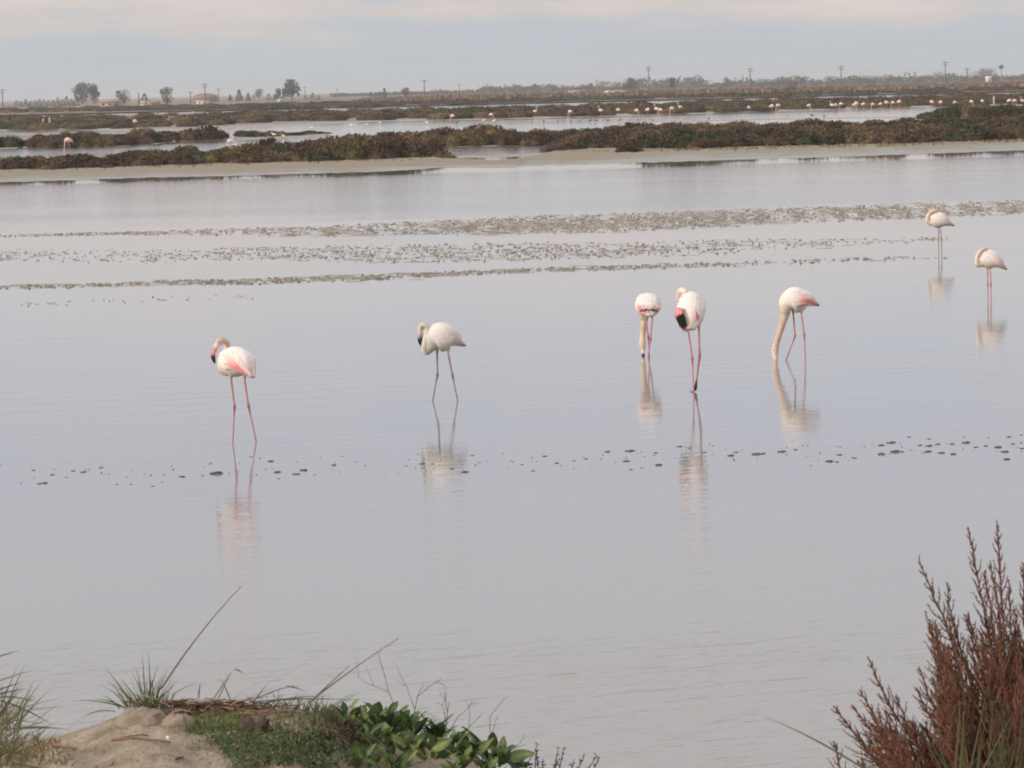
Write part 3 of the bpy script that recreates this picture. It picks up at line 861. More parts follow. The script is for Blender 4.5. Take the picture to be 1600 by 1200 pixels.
# ------------------------------------------------------------------ trees
def tree(name, px, base_py, top_py, w_px, kind, label, group=None, mat='tree_grey', nb=520, Y=None, lf=1.0):
    g = G(px, base_py, 0.25) if Y is None else Vector((P(px, 100, Y).x, Y, 0.25))
    topz = P(px, top_py, g.y).z
    h = topz - 0.25
    w = w_px / ppm(g.y)
    root = empty(name, g, label, 'tree', group)
    t = MB()
    tr = max(0.12, h * 0.022)
    lean = rng.normal(0, 0.03, 2) * h
    th = h * (0.55 if kind != 'palm' else 0.86)
    tp = [(0, 0, -0.3), (lean[0] * 0.3, lean[1] * 0.3, th * 0.5), (lean[0], lean[1], th)]
    tube(t, catmull(tp, 3), np.linspace(tr * 1.3, tr * 0.6, 7), seg=6)
    if kind in ('broad', 'bare', 'tall'):
        for i in range(4):
            a = rng.uniform(0, 6.28)
            e = np.array([math.cos(a) * w * 0.3, math.sin(a) * w * 0.3, h * rng.uniform(0.6, 0.8)])
            s = np.array(tp[1]) * 0.9
            tube(t, [s, (s + e) / 2 + np.array([0, 0, h * 0.03]), e], [tr * 0.7, tr * 0.5, tr * 0.25], seg=5)
    t.build('trunk', M['palm_trunk' if kind == 'palm' else 'trunk'], root)
    c = MB()
    if kind == 'palm':
        nf = 26
        for i in range(nf):
            a = rng.uniform(0, 6.28); up = rng.uniform(-0.3, 1.0)
            L = w * 0.55
            s = np.array([lean[0], lean[1], th])
            pts = [s, s + np.array([math.cos(a) * L * 0.5, math.sin(a) * L * 0.5, L * (0.3 + 0.4 * up)]), s + np.array([math.cos(a) * L, math.sin(a) * L, L * (up * 0.7 - 0.45)])]
            ribbon(c, catmull(pts, 3), w * 0.16, (0.8, 0.85, 0.7), side=np.array([-math.sin(a), math.cos(a), 0.2]))
        dome(c, (lean[0], lean[1], th - 0.1 * h), w * 0.22, w * 0.22, 0.12 * h, (0.7, 0.6, 0.45), 8, 3)
    else:
        if kind == 'cone':
            z = rng.uniform(0.04, 1, nb) ** 1.2; rr = (1 - z) ** 0.8 * 0.5 * rng.uniform(0.5, 1.0, nb); a = rng.uniform(0, 6.28, nb)
            p = np.stack([np.cos(a) * rr * w, np.sin(a) * rr * w, z * h * 0.97], 1)
            d = np.stack([np.cos(a), np.sin(a), np.full(nb, 0.5)], 1)
        else:
            nbl = 15 if kind == 'broad' else 11
            bl = []
            for i in range(nbl):
                a = rng.uniform(0, 6.28)
                if kind == 'tall':
                    zz = rng.uniform(0.22, 0.86); rad = 0.28 * rng.random(); r = rng.uniform(0.2, 0.3)
                else:
                    zz = rng.uniform(0.22, 0.86); rad = 0.42 * math.sqrt(rng.random()) * (1.15 - 0.8 * abs(zz - 0.5)); r = rng.uniform(0.14, 0.25)
                bl.append((math.cos(a) * rad * w, math.sin(a) * rad * w, zz * h, r * w, min(r * w, (1 - zz) * h)))
            bl.append((0, 0, 0.80 * h, 0.2 * w, 0.2 * h))
            k = rng.integers(0, len(bl), nb)
            B = np.array(bl)[k]
            d = norm_rows(rng.normal(size=(nb, 3)))
            p = B[:, :3] + d * np.stack([B[:, 3], B[:, 3], B[:, 4]], 1) * rng.uniform(0.55, 1.0, (nb, 1))
        ls = h * (0.12 if kind != 'bare' else 0.15) * lf
        dv = norm_rows(d + rng.normal(0, 0.7, (nb, 3))) * rng.uniform(0.5, 1.1, (nb, 1)) * ls
        wd = ls * rng.uniform(0.35, 0.75, nb) * (1 if kind != 'bare' else 0.4)
        blades(c, p, dv, wd, 0.65 + 0.7 * rng.random((nb, 1)) * np.ones((1, 3)))
    c.build('crown', M[mat], root)
    return root


tree('broadleaf_tree', 129, 162.5, 129, 27, 'broad', 'tall dark domed tree, left and larger of the twin pair at far left', mat='tree_grey', nb=900)
tree('broadleaf_tree', 147, 162.5, 131, 18, 'tall', 'dark upright tree, right and narrower of the twin pair at far left', mat='tree_grey', nb=700)
tree('broadleaf_tree', 193, 163, 139, 23, 'broad', 'grey green tree leaning over the pink farmhouse', mat='tree_grey', nb=600)
tree('broadleaf_tree', 261, 163, 134, 22, 'broad', 'open crowned tree with sky showing through, right of the yellow house', mat='tree_grey', nb=420)
tree('conifer_tree', 226, 162, 146, 18, 'cone', 'dark bushy conifer standing behind the yellow house', mat='tree_dark')
tree('broadleaf_tree', 456, 157, 124, 27, 'broad', 'large rounded grey tree standing highest left of the middle of the skyline', mat='tree_grey', nb=900)
tree('broadleaf_tree', 434, 157, 138, 15, 'broad', 'smaller rounded tree just left of the large rounded grey tree', mat='tree_grey')
tree('conifer_tree', 374, 158, 140, 13, 'cone', 'pointed dark conifer right of the arched barn', mat='tree_dark')
tree('conifer_tree', 388, 158, 145, 9, 'cone', 'small pointed conifer right of the taller one beyond the barn', mat='tree_dark')
tree('conifer_tree', 360, 158, 148, 9, 'cone', 'small dark conifer nearest the barn on its right', mat='tree_dark')
tree('broadleaf_tree', 402, 156, 139, 20, 'broad', 'pale hazy tree standing between the barn conifers and the large rounded tree', mat='tree_grey', Y=2300)
tree('broadleaf_tree', 634, 153, 137, 13, 'broad', 'lone small dark tree in the brown reeds left of the middle utility pole', mat='tree_grey')
for x, tp_, w in ((420, 146, 12), (430, 147, 12), (443, 146, 10)):
    tree('conifer_tree', x, 157.5, tp_, w, 'cone', 'low dark conifer at the left foot of the large rounded grey tree', 'conifers left of the large rounded tree', 'tree_dark', 260)
for x, tp_, w in ((478, 149, 9), (489, 144.5, 12), (498, 148, 10)):
    tree('conifer_tree', x, 157, tp_, w, 'cone', 'low dark conifer at the right foot of the large rounded grey tree', 'conifers right of the large rounded tree', 'tree_dark', 260)
for x, tp_, w in ((580, 143, 9), (588, 145, 8), (594, 143, 8), (601, 137, 8)):
    tree('conifer_tree', x, 154, tp_, w, 'cone', 'dark conifer in the small separate clump left of the lone reed tree', 'conifers in the separate clump', 'tree_dark', 260)
for i in range(14):
    x = 24 + i * 7.1
    tree('conifer_tree', x, 163.5, 157.5 - 0.42 * i + rng.uniform(-2.6, 2.2), rng.uniform(8, 17), 'cone', 'small dark conifer in the hedge row left of the twin trees', 'conifers in the far left hedge row', 'tree_dark', 240, Y=1500)
RT = [(862, 131, 10), (880, 132, 9), (903, 134, 14), (921, 130, 12), (945, 127, 16), (962, 128, 16), (985, 122, 20), (1003, 123, 16), (1029, 125, 18), (1046, 123, 18), (1068, 124, 20), (1085, 126, 14), (1101, 125, 14), (1118, 129, 14),
      (1135, 120, 11), (1150, 126, 12), (1165, 126, 14), (1190, 123, 16), (1215, 127, 16), (1232, 125, 14), (1252, 121, 16), (1275, 124, 16), (1302, 119, 16), (1328, 123, 16), (1357, 118, 24), (1386, 117, 24), (1410, 123, 20), (1432, 121, 18),
      (1444, 117, 14), (1463, 112, 14), (1487, 115, 20), (1504, 118, 14), (1527, 112, 24), (1543, 106.5, 17), (1551, 114, 14), (1585, 117, 20), (1605, 116, 22), (1640, 114, 22), (1690, 114, 24), (640, 142, 14), (660, 143, 14), (690, 141, 16), (560, 146, 14), (545, 147, 12), (835, 134, 12)]
for i, (x, tp_, w) in enumerate(RT):
    w = w * rng.uniform(0.75, 1.35)
    Y = rng.uniform(2100, 2700) if x < 1140 else rng.uniform(1800, 2500)
    red = x > 1240 and i % 3 != 0
    where = ('in the sparse line left of the pale low building' if x < 885 else 'left of the tallest pole' if x < 1013 else 'between the tallest pole and the next crossarm pole' if x < 1172 else 'just right of the second crossarm pole' if x < 1250
             else 'just left of the third crossarm pole' if x < 1314 else 'right of the third crossarm pole' if x < 1400 else 'just left of the tall pole before the palm' if x < 1477 else 'between the tall pole and the palm' if x < 1565 else 'right of the palm')
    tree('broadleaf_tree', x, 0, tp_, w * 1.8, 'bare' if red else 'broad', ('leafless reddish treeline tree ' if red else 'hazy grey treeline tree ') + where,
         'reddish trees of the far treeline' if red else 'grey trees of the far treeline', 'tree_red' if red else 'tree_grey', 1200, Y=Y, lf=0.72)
tree('broadleaf_tree', 1050, 142, 121.5, 10, 'tall', 'dark narrow tree standing alone in front of the hazy treeline right of the tall pole', mat='tree_dark', nb=420)
tree('broadleaf_tree', 985, 146, 122, 20, 'broad', 'reddish grey bushy tree beside the pale greenhouse', mat='tree_red', nb=420)
tree('bare_tree', 1238, 147, 126.5, 24, 'bare', 'reddish brown bush tree standing out in front of the right hand reeds', mat='tree_red', nb=420)
tree('palm_tree', 1565, 127, 101.5, 10, 'palm', 'single palm tree with pale trunk on the right skyline', mat='tree_dark')
mb = MB()
for i in range(800):
    x = rng.uniform(520, 1900); Y = rng.uniform(2600, 3000)
    top = np.interp(x, [520, 700, 850, 1000, 1200, 1500, 1900], [2.0, 3.2, 5.5, 7.6, 7.4, 7.0, 7.0]) * (0.62 + 0.42 * float(wav(x, 0, 0.045, 8)) + 0.25 * float(wav(x, 0, 0.2, 12))) * rng.uniform(0.6, 1.15)
    top = max(top, 1.2); c0 = P(x, 100, Y)
    k = 24
    d = norm_rows(rng.normal(size=(k, 3)))
    p = np.array([c0.x, c0.y, top * 0.5]) + d * np.array([5, 4, top * 0.5])
    blades(mb, p, norm_rows(d + rng.normal(0, 0.6, (k, 3))) * 2.0, rng.uniform(1.0, 2.0, k), 0.7 + 0.6 * rng.random((k, 1)) * np.ones((1, 3)))
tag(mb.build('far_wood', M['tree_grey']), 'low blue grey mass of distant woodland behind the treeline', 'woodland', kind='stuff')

# ------------------------------------------------------------------ buildings, poles, posts
def house(name, x0, x1, y_top, y_base, label, cat, wall, roof, Y, depth=8.0, style='gable', windows=2, eave=0.55):
    a = P(x0, y_base, Y); c = P(x1, y_base, Y)
    w = c.x - a.x
    h = P((x0 + x1) / 2, y_top, Y).z - 0.25
    root = empty(name, ((a.x + c.x) / 2, Y, 0.25), label, cat)
    he = h * eave
    mb = MB(); box(mb, (0, 0, he / 2 - 0.2), (w, depth, he + 0.4)); mb.build('wall', M[wall], root)
    r = MB(); hw = w / 2 + 0.35; hd = depth / 2 + 0.4
    if style == 'gable':
        v = [(-hw, -hd, he + 0.003), (hw, -hd, he + 0.003), (hw, hd, he + 0.003), (-hw, hd, he + 0.003), (-hw * 0.97, 0, h), (hw * 0.97, 0, h)]
        r.add(v, [np.array([(0, 1, 5, 4), (2, 3, 4, 5), (0, 3, 2, 1)]), np.array([(0, 4, 3), (1, 2, 5)])])
    elif style == 'arch':
        n_ = 14
        ang = np.linspace(0, math.pi, n_)
        xs = -np.cos(ang) * hw; zs = he + 0.003 + np.sin(ang) ** 0.8 * (h - he)
        v = np.concatenate([np.stack([xs, np.full(n_, -hd), zs], 1), np.stack([xs, np.full(n_, hd), zs], 1)])
        i = np.arange(n_ - 1)
        r.add(v, [np.stack([i, i + 1, n_ + i + 1, n_ + i], 1), np.arange(n_)[None, ::-1], np.arange(n_, 2 * n_)[None, :]])
    else:
        box(r, (0, 0, he + (h - he) / 2 + 0.003), (w + 0.5, depth + 0.5, h - he))
    r.build('roof', M[roof], root)
    for k in range(windows):
        wx = -w / 2 + w * (k + 0.5) / windows
        mb = MB(); box(mb, (wx, -depth / 2 - 0.04, he * 0.52), (min(1.2, w / windows * 0.4), 0.12, he * 0.4))
        mb.build('window', M['dark_glass'], root)
    return root


house('farmhouse', 158, 189, 156, 163.5, 'low pink farmhouse under a grey green tree at the far left', 'house', 'wall_pink', 'roof_red', 1330, 10, 'gable', 3, 0.6)
house('farmhouse', 221, 231.5, 156, 164, 'small bright yellow house beside the dark conifer', 'house', 'wall_yellow', 'roof_tan', 1300, 6, 'flat', 2, 0.9)
house('shed', 232, 249, 158, 163.5, 'long low brown shed adjoining the yellow house', 'shed', 'wall_pink', 'roof_red', 1310, 6, 'gable', 1, 0.6)
house('barn', 304, 339, 146, 159, 'large pinkish brown barn with arched roof', 'barn', 'roof_tan', 'roof_tan', 1700, 18, 'arch', 0, 0.45)
house('shed', 308, 325, 157.5, 162, 'low white shed in front of the arched barn', 'shed', 'wall_white', 'wall_white', 1360, 5, 'flat', 2, 0.75)
house('shed', 434, 446, 155, 159, 'small white shed below the large rounded grey tree', 'shed', 'wall_white', 'wall_white', 1400, 5, 'flat', 1, 0.7)
house('shed', 889, 911, 141, 147, 'long pale low building in the reeds left of the pale greenhouse', 'shed', 'wall_white', 'wall_pink', 1150, 6, 'flat', 3, 0.7)
house('greenhouse', 955, 979, 141, 147, 'pale pinkish greenhouse with arched roof in front of the treeline', 'greenhouse', 'wall_pink', 'wall_pink', 1180, 7, 'arch', 0, 0.5)
house('silo', 945.5, 954, 141.5, 147, 'small white domed hut left of the pale greenhouse', 'hut', 'wall_white', 'wall_white', 1170, 2.4, 'arch', 0, 0.4).name = 'domed_hut'
house('farmhouse', 1541, 1548, 119, 127, 'small white house among trees left of the palm', 'house', 'wall_white', 'wall_white', 1700, 5, 'gable', 1, 0.7)

PO = [(2, 139, 1500, 'lattice of a hazy far pole at the left edge of the skyline', 2), (215, 144, 1450, 'short dark utility pole left of the yellow house conifer', 0), (296, 143, 1600, 'utility pole with a box left of the arched barn', 1),
      (319, 130, 1500, 'tall utility pole in front of the arched barn', 2), (340, 138, 2000, 'thin hazy pole just right of the arched barn roof', 1), (475, 135, 2400, 'faint thin pole right of the large rounded grey tree', 1), (526, 138, 2400, 'faint thin pole far right of the large rounded grey tree', 1),
      (662, 124.5, 1500, 'utility pole with crossarm right of the lone reed tree', 1), (717, 131, 2100, 'faint thin pole in the gap right of the middle utility pole', 1), (932, 124, 2300, 'thin hazy pole left of the greenhouse trees', 1), (895, 131, 1500, 'short pole by the long pale low building', 0),
      (1013, 104, 1500, 'tallest thick utility pole above the hazy treeline', 2), (1149, 121, 2000, 'thin pole left of the crossarm pole over the reeds', 1), (1160, 116, 1900, 'shorter pole right beside the crossarm pole over the reeds', 0), (1172, 106, 1500, 'utility pole with crossarm right of the middle treeline', 2),
      (1314, 102.5, 1500, 'utility pole with crossarm over the right hand reeds', 2), (1429, 112, 1900, 'thin pole with wide top in the right treeline', 2), (1477, 96, 1450, 'tall utility pole with crossarm left of the palm', 2), (1511, 106, 1400, 'lower pole with small crossarm just left of the palm trees clump', 1)]
for x, top, Y, lab, arms in PO:
    g = P(x, 100, Y); h = P(x, top, Y).z - 0.2
    root = empty('utility_pole', (g.x, Y, 0.2), lab, 'utility pole')
    mb = MB(); tube(mb, [(0, 0, -0.3), (0, 0, h * 0.5), (0, 0, h)], [0.30, 0.25, 0.18], seg=8); mb.build('pole', M['pole'], root)
    for k in range(arms):
        mb = MB(); box(mb, (0, -0.25, h - 0.5 - 1.1 * k), (2.6 - 0.6 * k, 0.2, 0.22), rz=0.2)
        for s in (-1, 0, 1):
            tube(mb, [(s * 1.0, -0.25 + 0.2 * s, h - 0.4 - 1.1 * k), (s * 1.0, -0.25 + 0.2 * s, h - 0.05 - 1.1 * k)], [0.07, 0.07], seg=5)
        mb.build('crossarm', M['pole'], root)
for x, y0, y1, lab in ((68, 202, 185, 'left pale wooden post of the pair on the scrub dyke'), (78, 202.3, 184, 'right pale wooden post of the pair on the scrub dyke'), (1553, 166, 150, 'single pale post beside the far flock at the right'), (373, 237, 223, 'thin dark stake in the channel beside a flamingo')):
    g = G(x, y0); h = P(x, y1, g.y).z
    mb = MB(); tube(mb, [(0, 0, -0.4), (0, 0, h * 0.9), (0.02, 0, h)], [0.10, 0.09, 0.08] if y0 != 237 else [0.035, 0.03, 0.02], seg=8)
    tag(mb.build('wooden_post', M['post' if y0 != 237 else 'pole'], None, (g.x, g.y, 0.0), True), lab, 'post')

# ------------------------------------------------------------------ flamingos
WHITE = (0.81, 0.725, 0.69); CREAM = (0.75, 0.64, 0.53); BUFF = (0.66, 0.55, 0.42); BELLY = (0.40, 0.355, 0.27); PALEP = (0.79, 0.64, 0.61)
NECKP = (0.72, 0.50, 0.42); NECKO = (0.60, 0.43, 0.33); CORAL = (0.76, 0.24, 0.23); PINK = (0.78, 0.44, 0.43); LEGP = (0.52, 0.205, 0.235); LEGJ = (0.38, 0.14, 0.17)
LEGG = (0.22, 0.19, 0.16); LEGGP = (0.30, 0.215, 0.195); BLACK = (0.018, 0.014, 0.013); GREYW = (0.66, 0.62, 0.56); BILLP = (0.62, 0.26, 0.25)


def _al(E):
    d = np.concatenate([[0], np.cumsum(np.linalg.norm(np.diff(E[:, :3], axis=0), axis=1))])
    return d / d[-1]


def remesh(mb, voxel, smooth_it=2):
    me = mb.mesh('tmp')
    o = bpy.data.objects.new('tmp', me); COL.objects.link(o)
    md = o.modifiers.new('r', 'REMESH'); md.mode = 'VOXEL'; md.voxel_size = voxel
    if smooth_it:
        sm = o.modifiers.new('s', 'SMOOTH'); sm.factor = 0.5; sm.iterations = smooth_it
    dg = bpy.context.evaluated_depsgraph_get()
    new = bpy.data.meshes.new_from_object(o.evaluated_get(dg))
    COL.objects.unlink(o); bpy.data.objects.remove(o); bpy.data.meshes.remove(me)
    return new


def flamingo(feet, stations, legs, bill, lateral, label, group=None, name='flamingo', wings=None, tint=(1, 1, 1), voxel=0.005, conv=None,
             eye=None, nbody=6, mats=('bird',), parts=True):
    """stations / bill: (px, py, dy, r_lateral_px, r_up_px, colour); legs: lists of (px, py, dy, r_px, colour)"""
    if conv is None:
        o3 = G(*feet)
        s = ppm(o3.y)
        cv = lambda x, y, dy: np.array((P(x, y, o3.y + dy) - o3)[:])
    else:
        o3 = Vector((0, 0, 0)); s = conv; cv = lambda x, y, dy: np.array((x / s, dy, -y / s))

    def unpack(st, n):
        A = np.array([list(cv(a[0], a[1], a[2])) + [a[3] / s, a[4] / s] + list(a[5]) for a in st])
        D = catmull(A, n)
        D[:, 3:5] = np.maximum(D[:, 3:5], 0.002); D[:, 5:] = np.clip(D[:, 5:], 0.005, 0.9)
        return D

    D = unpack(stations, 6)
    mid = D[3 * 6]
    # lateral sign so that the up axis points up on the body
    T = D[3 * 6 + 1, :3] - D[3 * 6 - 1, :3]
    S = np.array(lateral, float)
    if np.cross(T, S)[2] < 0: S = -S
    mb = MB()
    loft(mb, D[:, :3], D[:, 3], D[:, 4], S, (1, 1, 1), 20)
    samples = [np.concatenate([D[:, :3], np.maximum(D[:, 3:5].mean(1, keepdims=True), 0.004), D[:, 5:]], 1)]
    for lg in legs:
        E = np.array([list(cv(a[0], a[1], a[2])) + [a[3] / s] + list(a[4]) for a in lg])
        F = np.concatenate([np.stack([np.interp(np.linspace(0, 1, 90), _al(E), E[:, k]) for k in range(7)], 1)])
        tube(mb, F[:, :3], np.maximum(F[:, 3], 0.004), seg=8)
        # toes
        ft = F[-1, :3]
        for ang in (-0.7, 0.0, 0.7):
            tube(mb, [ft, ft + np.array([-math.cos(ang) * 0.07 * S[1] * -1 if False else -0.07 * math.cos(ang), 0.07 * math.sin(ang), -0.008])], [0.007, 0.005], seg=6)
        F[:, 3] = np.maximum(F[:, 3], 0.006)
        samples.append(F)
    me = remesh(mb, voxel)
    nv = len(me.vertices)
    V = np.zeros(nv * 3, np.float32); me.vertices.foreach_get('co', V); V = V.reshape(-1, 3)
    SM = np.concatenate(samples)
    best = np.full(nv, 1e9); colr = np.zeros((nv, 3)); w_sum = np.zeros(nv)
    d2 = ((V[:, None, :] - SM[None, :, :3].astype(np.float32)) ** 2).sum(2)
    sc_ = np.sqrt(d2) / SM[None, :, 3]
    wgt = np.exp(-np.minimum((sc_ - sc_.min(1, keepdims=True)) * 8, 40))
    colr = (wgt[:, :, None] * SM[None, :, 4:7]).sum(1) / wgt.sum(1)[:, None]
    # creamier plumage below, with the shade under the body painted in darker
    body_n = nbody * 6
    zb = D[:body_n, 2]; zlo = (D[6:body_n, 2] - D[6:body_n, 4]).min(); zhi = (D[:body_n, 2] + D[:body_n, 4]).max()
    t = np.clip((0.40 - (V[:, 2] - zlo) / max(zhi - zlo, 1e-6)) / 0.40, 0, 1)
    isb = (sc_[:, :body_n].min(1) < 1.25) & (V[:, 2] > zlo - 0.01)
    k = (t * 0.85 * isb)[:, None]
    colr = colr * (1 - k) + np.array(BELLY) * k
    colr = colr * np.array(tint)
    at = me.attributes.get('Col') or me.attributes.new('Col', 'FLOAT_COLOR', 'POINT')
    if at.domain != 'POINT' or at.data_type != 'FLOAT_COLOR':
        me.attributes.remove(at); at = me.attributes.new('Col', 'FLOAT_COLOR', 'POINT')
    at.data.foreach_set('color', np.concatenate([colr, np.ones((nv, 1))], 1).astype(np.float32).ravel())
    me.polygons.foreach_set('use_smooth', np.ones(len(me.polygons), bool))
    me.materials.clear(); me.materials.append(M[mats[0]])
    me.name = 'flamingo_body'
    if not parts:
        return me
    root = empty(name, o3, label, 'flamingo', group)
    link('body', me, root)
    if bill:
        Bm = unpack(bill, 5)
        ntip = next((i for i, a in enumerate(bill) if sum(a[5]) < 0.2), len(bill) - 1)
        b1 = MB(); loft(b1, Bm[:ntip * 5 + 1, :3], Bm[:ntip * 5 + 1, 3], Bm[:ntip * 5 + 1, 4], S, Bm[:ntip * 5 + 1, 5:], 10)
        bo = b1.build('bill', M['bill'], root, smooth=True)
        if ntip < len(bill) - 1:
            b2 = MB(); Q = Bm[ntip * 5:]
            loft(b2, Q[:, :3], Q[:, 3] * 1.02, Q[:, 4] * 1.02, S, BLACK, 10)
            b2.build('bill_tip', M['bill'], bo, smooth=True)
    if eye:
        b3 = MB(); e = cv(*eye[:3])
        aa = np.linspace(0, math.pi, 5)
        loft(b3, [e + np.array([0, 0.007 * math.cos(q), 0]) for q in aa[::-1]], [max(0.001, 0.007 * math.sin(q)) for q in aa], [max(0.001, 0.007 * math.sin(q)) for q in aa], (1, 0, 0), (1, 1, 1), 8)
        b3.build('eye', M['eye'], root, smooth=True)
    # wings: overlapping feathers laid over the flanks
    wg = dict(cov=WHITE, low=CORAL, tipc=PINK, black=True, n=9, drop=-0.15, up=1.0, umax=0.80, low_umax=0.44)
    wg.update(wings or {})
    Tn, Ln, Un = frames(D[:body_n, :3], S)
    ug = np.linspace(0, 1, body_n)

    def surf(u, phi, off):
        i = lambda a: np.array([np.interp(u, ug, a[:, q]) for q in range(3)])
        rl = np.interp(u, ug, D[:body_n, 3]); ru = np.interp(u, ug, D[:body_n, 4])
        return i(D[:body_n, :3]) + i(Ln) * (rl + off) * math.cos(phi) + i(Un) * (ru + off) * math.sin(phi)

    def feather(mbx, u0, phi0, L, wphi, dphi, off, c0, c1):
        n_ = 7; vs = []; cs = []
        for q in range(n_):
            t_ = q / (n_ - 1)
            u = max(0.005, u0 - L * t_); ph = phi0 + dphi * t_
            wq = wphi * (0.55 + 0.9 * t_ if t_ < 0.5 else math.sqrt(max(0.0, 1 - ((t_ - 0.5) / 0.5) ** 2)) + 0.02)
            o_ = off + 0.004 * t_
            o_ = o_ * min(1.0, 0.15 + 2.2 * t_)
            for sgn, oo in ((-1, o_ - 0.011), (0, o_), (1, o_ - 0.011)):
                vs.append(surf(u, ph + sgn * wq, oo))
            c = np.array(c0) * (1 - t_) + np.array(c1) * t_
            cs += [c, c, c]
        f = []
        for q in range(n_ - 1):
            for k_ in range(2):
                f.append((q * 3 + k_, q * 3 + k_ + 1, (q + 1) * 3 + k_ + 1, (q + 1) * 3 + k_))
        mbx.add(np.array(vs), np.array(f), np.array(cs))

    for side in (0, 1):
        fl = (lambda p_: p_) if side == 0 else (lambda p_: math.pi - p_)
        sg = 1 if side == 0 else -1
        w1 = MB(); w2 = MB()
        facing = -(Ln[body_n // 2][1]) * sg
        if wg['black'] and facing > 0.3:
            for k_ in range(5):
                feather(w2, wg['low_umax'] + 0.02 - 0.05 * k_, fl(R(-25 + 1.5 * k_ + wg['drop'] * 30)), 0.34, R(6), sg * R(5), 0.004, BLACK, BLACK)
        rows = [(-12, wg['low'], wg['tipc'], wg['low_umax'], 0.26, 9, 0.004), (4, wg['low'], wg['low'], wg['low_umax'], 0.26, 10, 0.005), (20, wg['low'], wg['tipc'], wg['low_umax'] - 0.03, 0.24, 10, 0.006),
                (36, wg['cov'], PALEP, 0.66, 0.27, 11, 0.006), (54, wg['cov'], wg['cov'], wg['umax'], 0.27, 12, 0.006)]
        for ri, (deg, c0, c1, um, L, wd, off) in enumerate(rows):
            deg = deg + wg['drop'] * 30
            for k_ in range(wg['n']):
                u0 = um - (um - 0.16) * k_ / (wg['n'] - 1)
                jc = rng.uniform(0.92, 1.05)
                mixc = np.array(c0) * jc
                if ri <= 2:
                    bl = np.clip((u0 - (um - 0.12)) / 0.12, 0, 1)
                    mixc = mixc * (1 - 0.6 * bl) + np.array(wg['cov']) * 0.6 * bl
                feather(w1, u0, fl(R(deg + rng.uniform(-3, 3))), L * rng.uniform(0.9, 1.1), R(wd), sg * R(-6), off + 0.0004 * (wg['n'] - k_), np.clip(mixc * np.array(tint), 0, 0.85), np.clip(np.array(c1) * jc * np.array(tint), 0, 0.85))
        wo = w1.build('wing', M['feather'], root, smooth=True)
        if wg['black'] and facing > 0.3:
            w2.build('flight_feathers', M['feather'], wo, smooth=True)
    return root


def leg(pts, s, grey=False, low=None):
    """pts: hip, knee, foot (px, py, dy) -> radii; the shin runs on under water"""
    (hx, hy, hd), (kx, ky, kd), (fx, fy, fd) = pts
    a, j, lo = (LEGP, LEGJ, low or LEGP) if not grey else (LEGGP, LEGG, low or LEGGP)
    dx, dy = (fx - kx) / max(fy - ky, 1e-6), 1.0
    e = 0.10 * s
    return [(hx, hy - 0.07 * s, hd, 0.030 * s, BUFF), (hx, hy + 0.012 * s, hd, 0.013 * s, a), (lerp(hx, kx, .55), lerp(hy, ky, .55), lerp(hd, kd, .55), 0.0105 * s, a), (lerp(hx, kx, .9), lerp(hy, ky, .9), lerp(hd, kd, .9), 0.0115 * s, a),
            (kx, ky, kd, 0.0185 * s, j), (lerp(kx, fx, .1), lerp(ky, fy, .1), lerp(kd, fd, .1), 0.0125 * s, j), (lerp(kx, fx, .3), lerp(ky, fy, .3), lerp(kd, fd, .3), 0.009 * s, lo), (fx, fy, fd, 0.0095 * s, lo), (fx + dx * e * 0.5, fy + e, fd, 0.011 * s, lo)]


MG = 'flamingos wading in the lake'
# 1: leftmost, looking left with coral lower wing
s1 = ppm(G(372, 690).y)
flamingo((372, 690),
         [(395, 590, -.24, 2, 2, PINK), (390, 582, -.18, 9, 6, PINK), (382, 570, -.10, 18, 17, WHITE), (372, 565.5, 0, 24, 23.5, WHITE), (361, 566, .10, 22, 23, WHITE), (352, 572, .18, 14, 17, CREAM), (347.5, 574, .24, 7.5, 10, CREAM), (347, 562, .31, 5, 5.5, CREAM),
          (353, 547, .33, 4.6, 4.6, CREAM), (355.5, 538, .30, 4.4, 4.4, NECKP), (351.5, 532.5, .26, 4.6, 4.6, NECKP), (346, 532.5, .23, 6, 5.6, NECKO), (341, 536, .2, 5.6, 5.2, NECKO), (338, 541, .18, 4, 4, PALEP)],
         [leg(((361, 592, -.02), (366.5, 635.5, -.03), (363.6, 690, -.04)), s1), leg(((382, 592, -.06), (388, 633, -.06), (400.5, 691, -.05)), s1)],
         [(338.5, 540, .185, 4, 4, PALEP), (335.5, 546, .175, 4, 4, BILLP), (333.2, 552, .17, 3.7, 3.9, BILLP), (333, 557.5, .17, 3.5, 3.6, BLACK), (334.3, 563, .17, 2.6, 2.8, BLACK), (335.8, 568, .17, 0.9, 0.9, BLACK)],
         (0.8, 0.6, 0), 'leftmost flamingo in the lake, pale with coral lower wing, looking left', MG, wings=dict(low_umax=0.56), eye=(342.5, 535, .16))
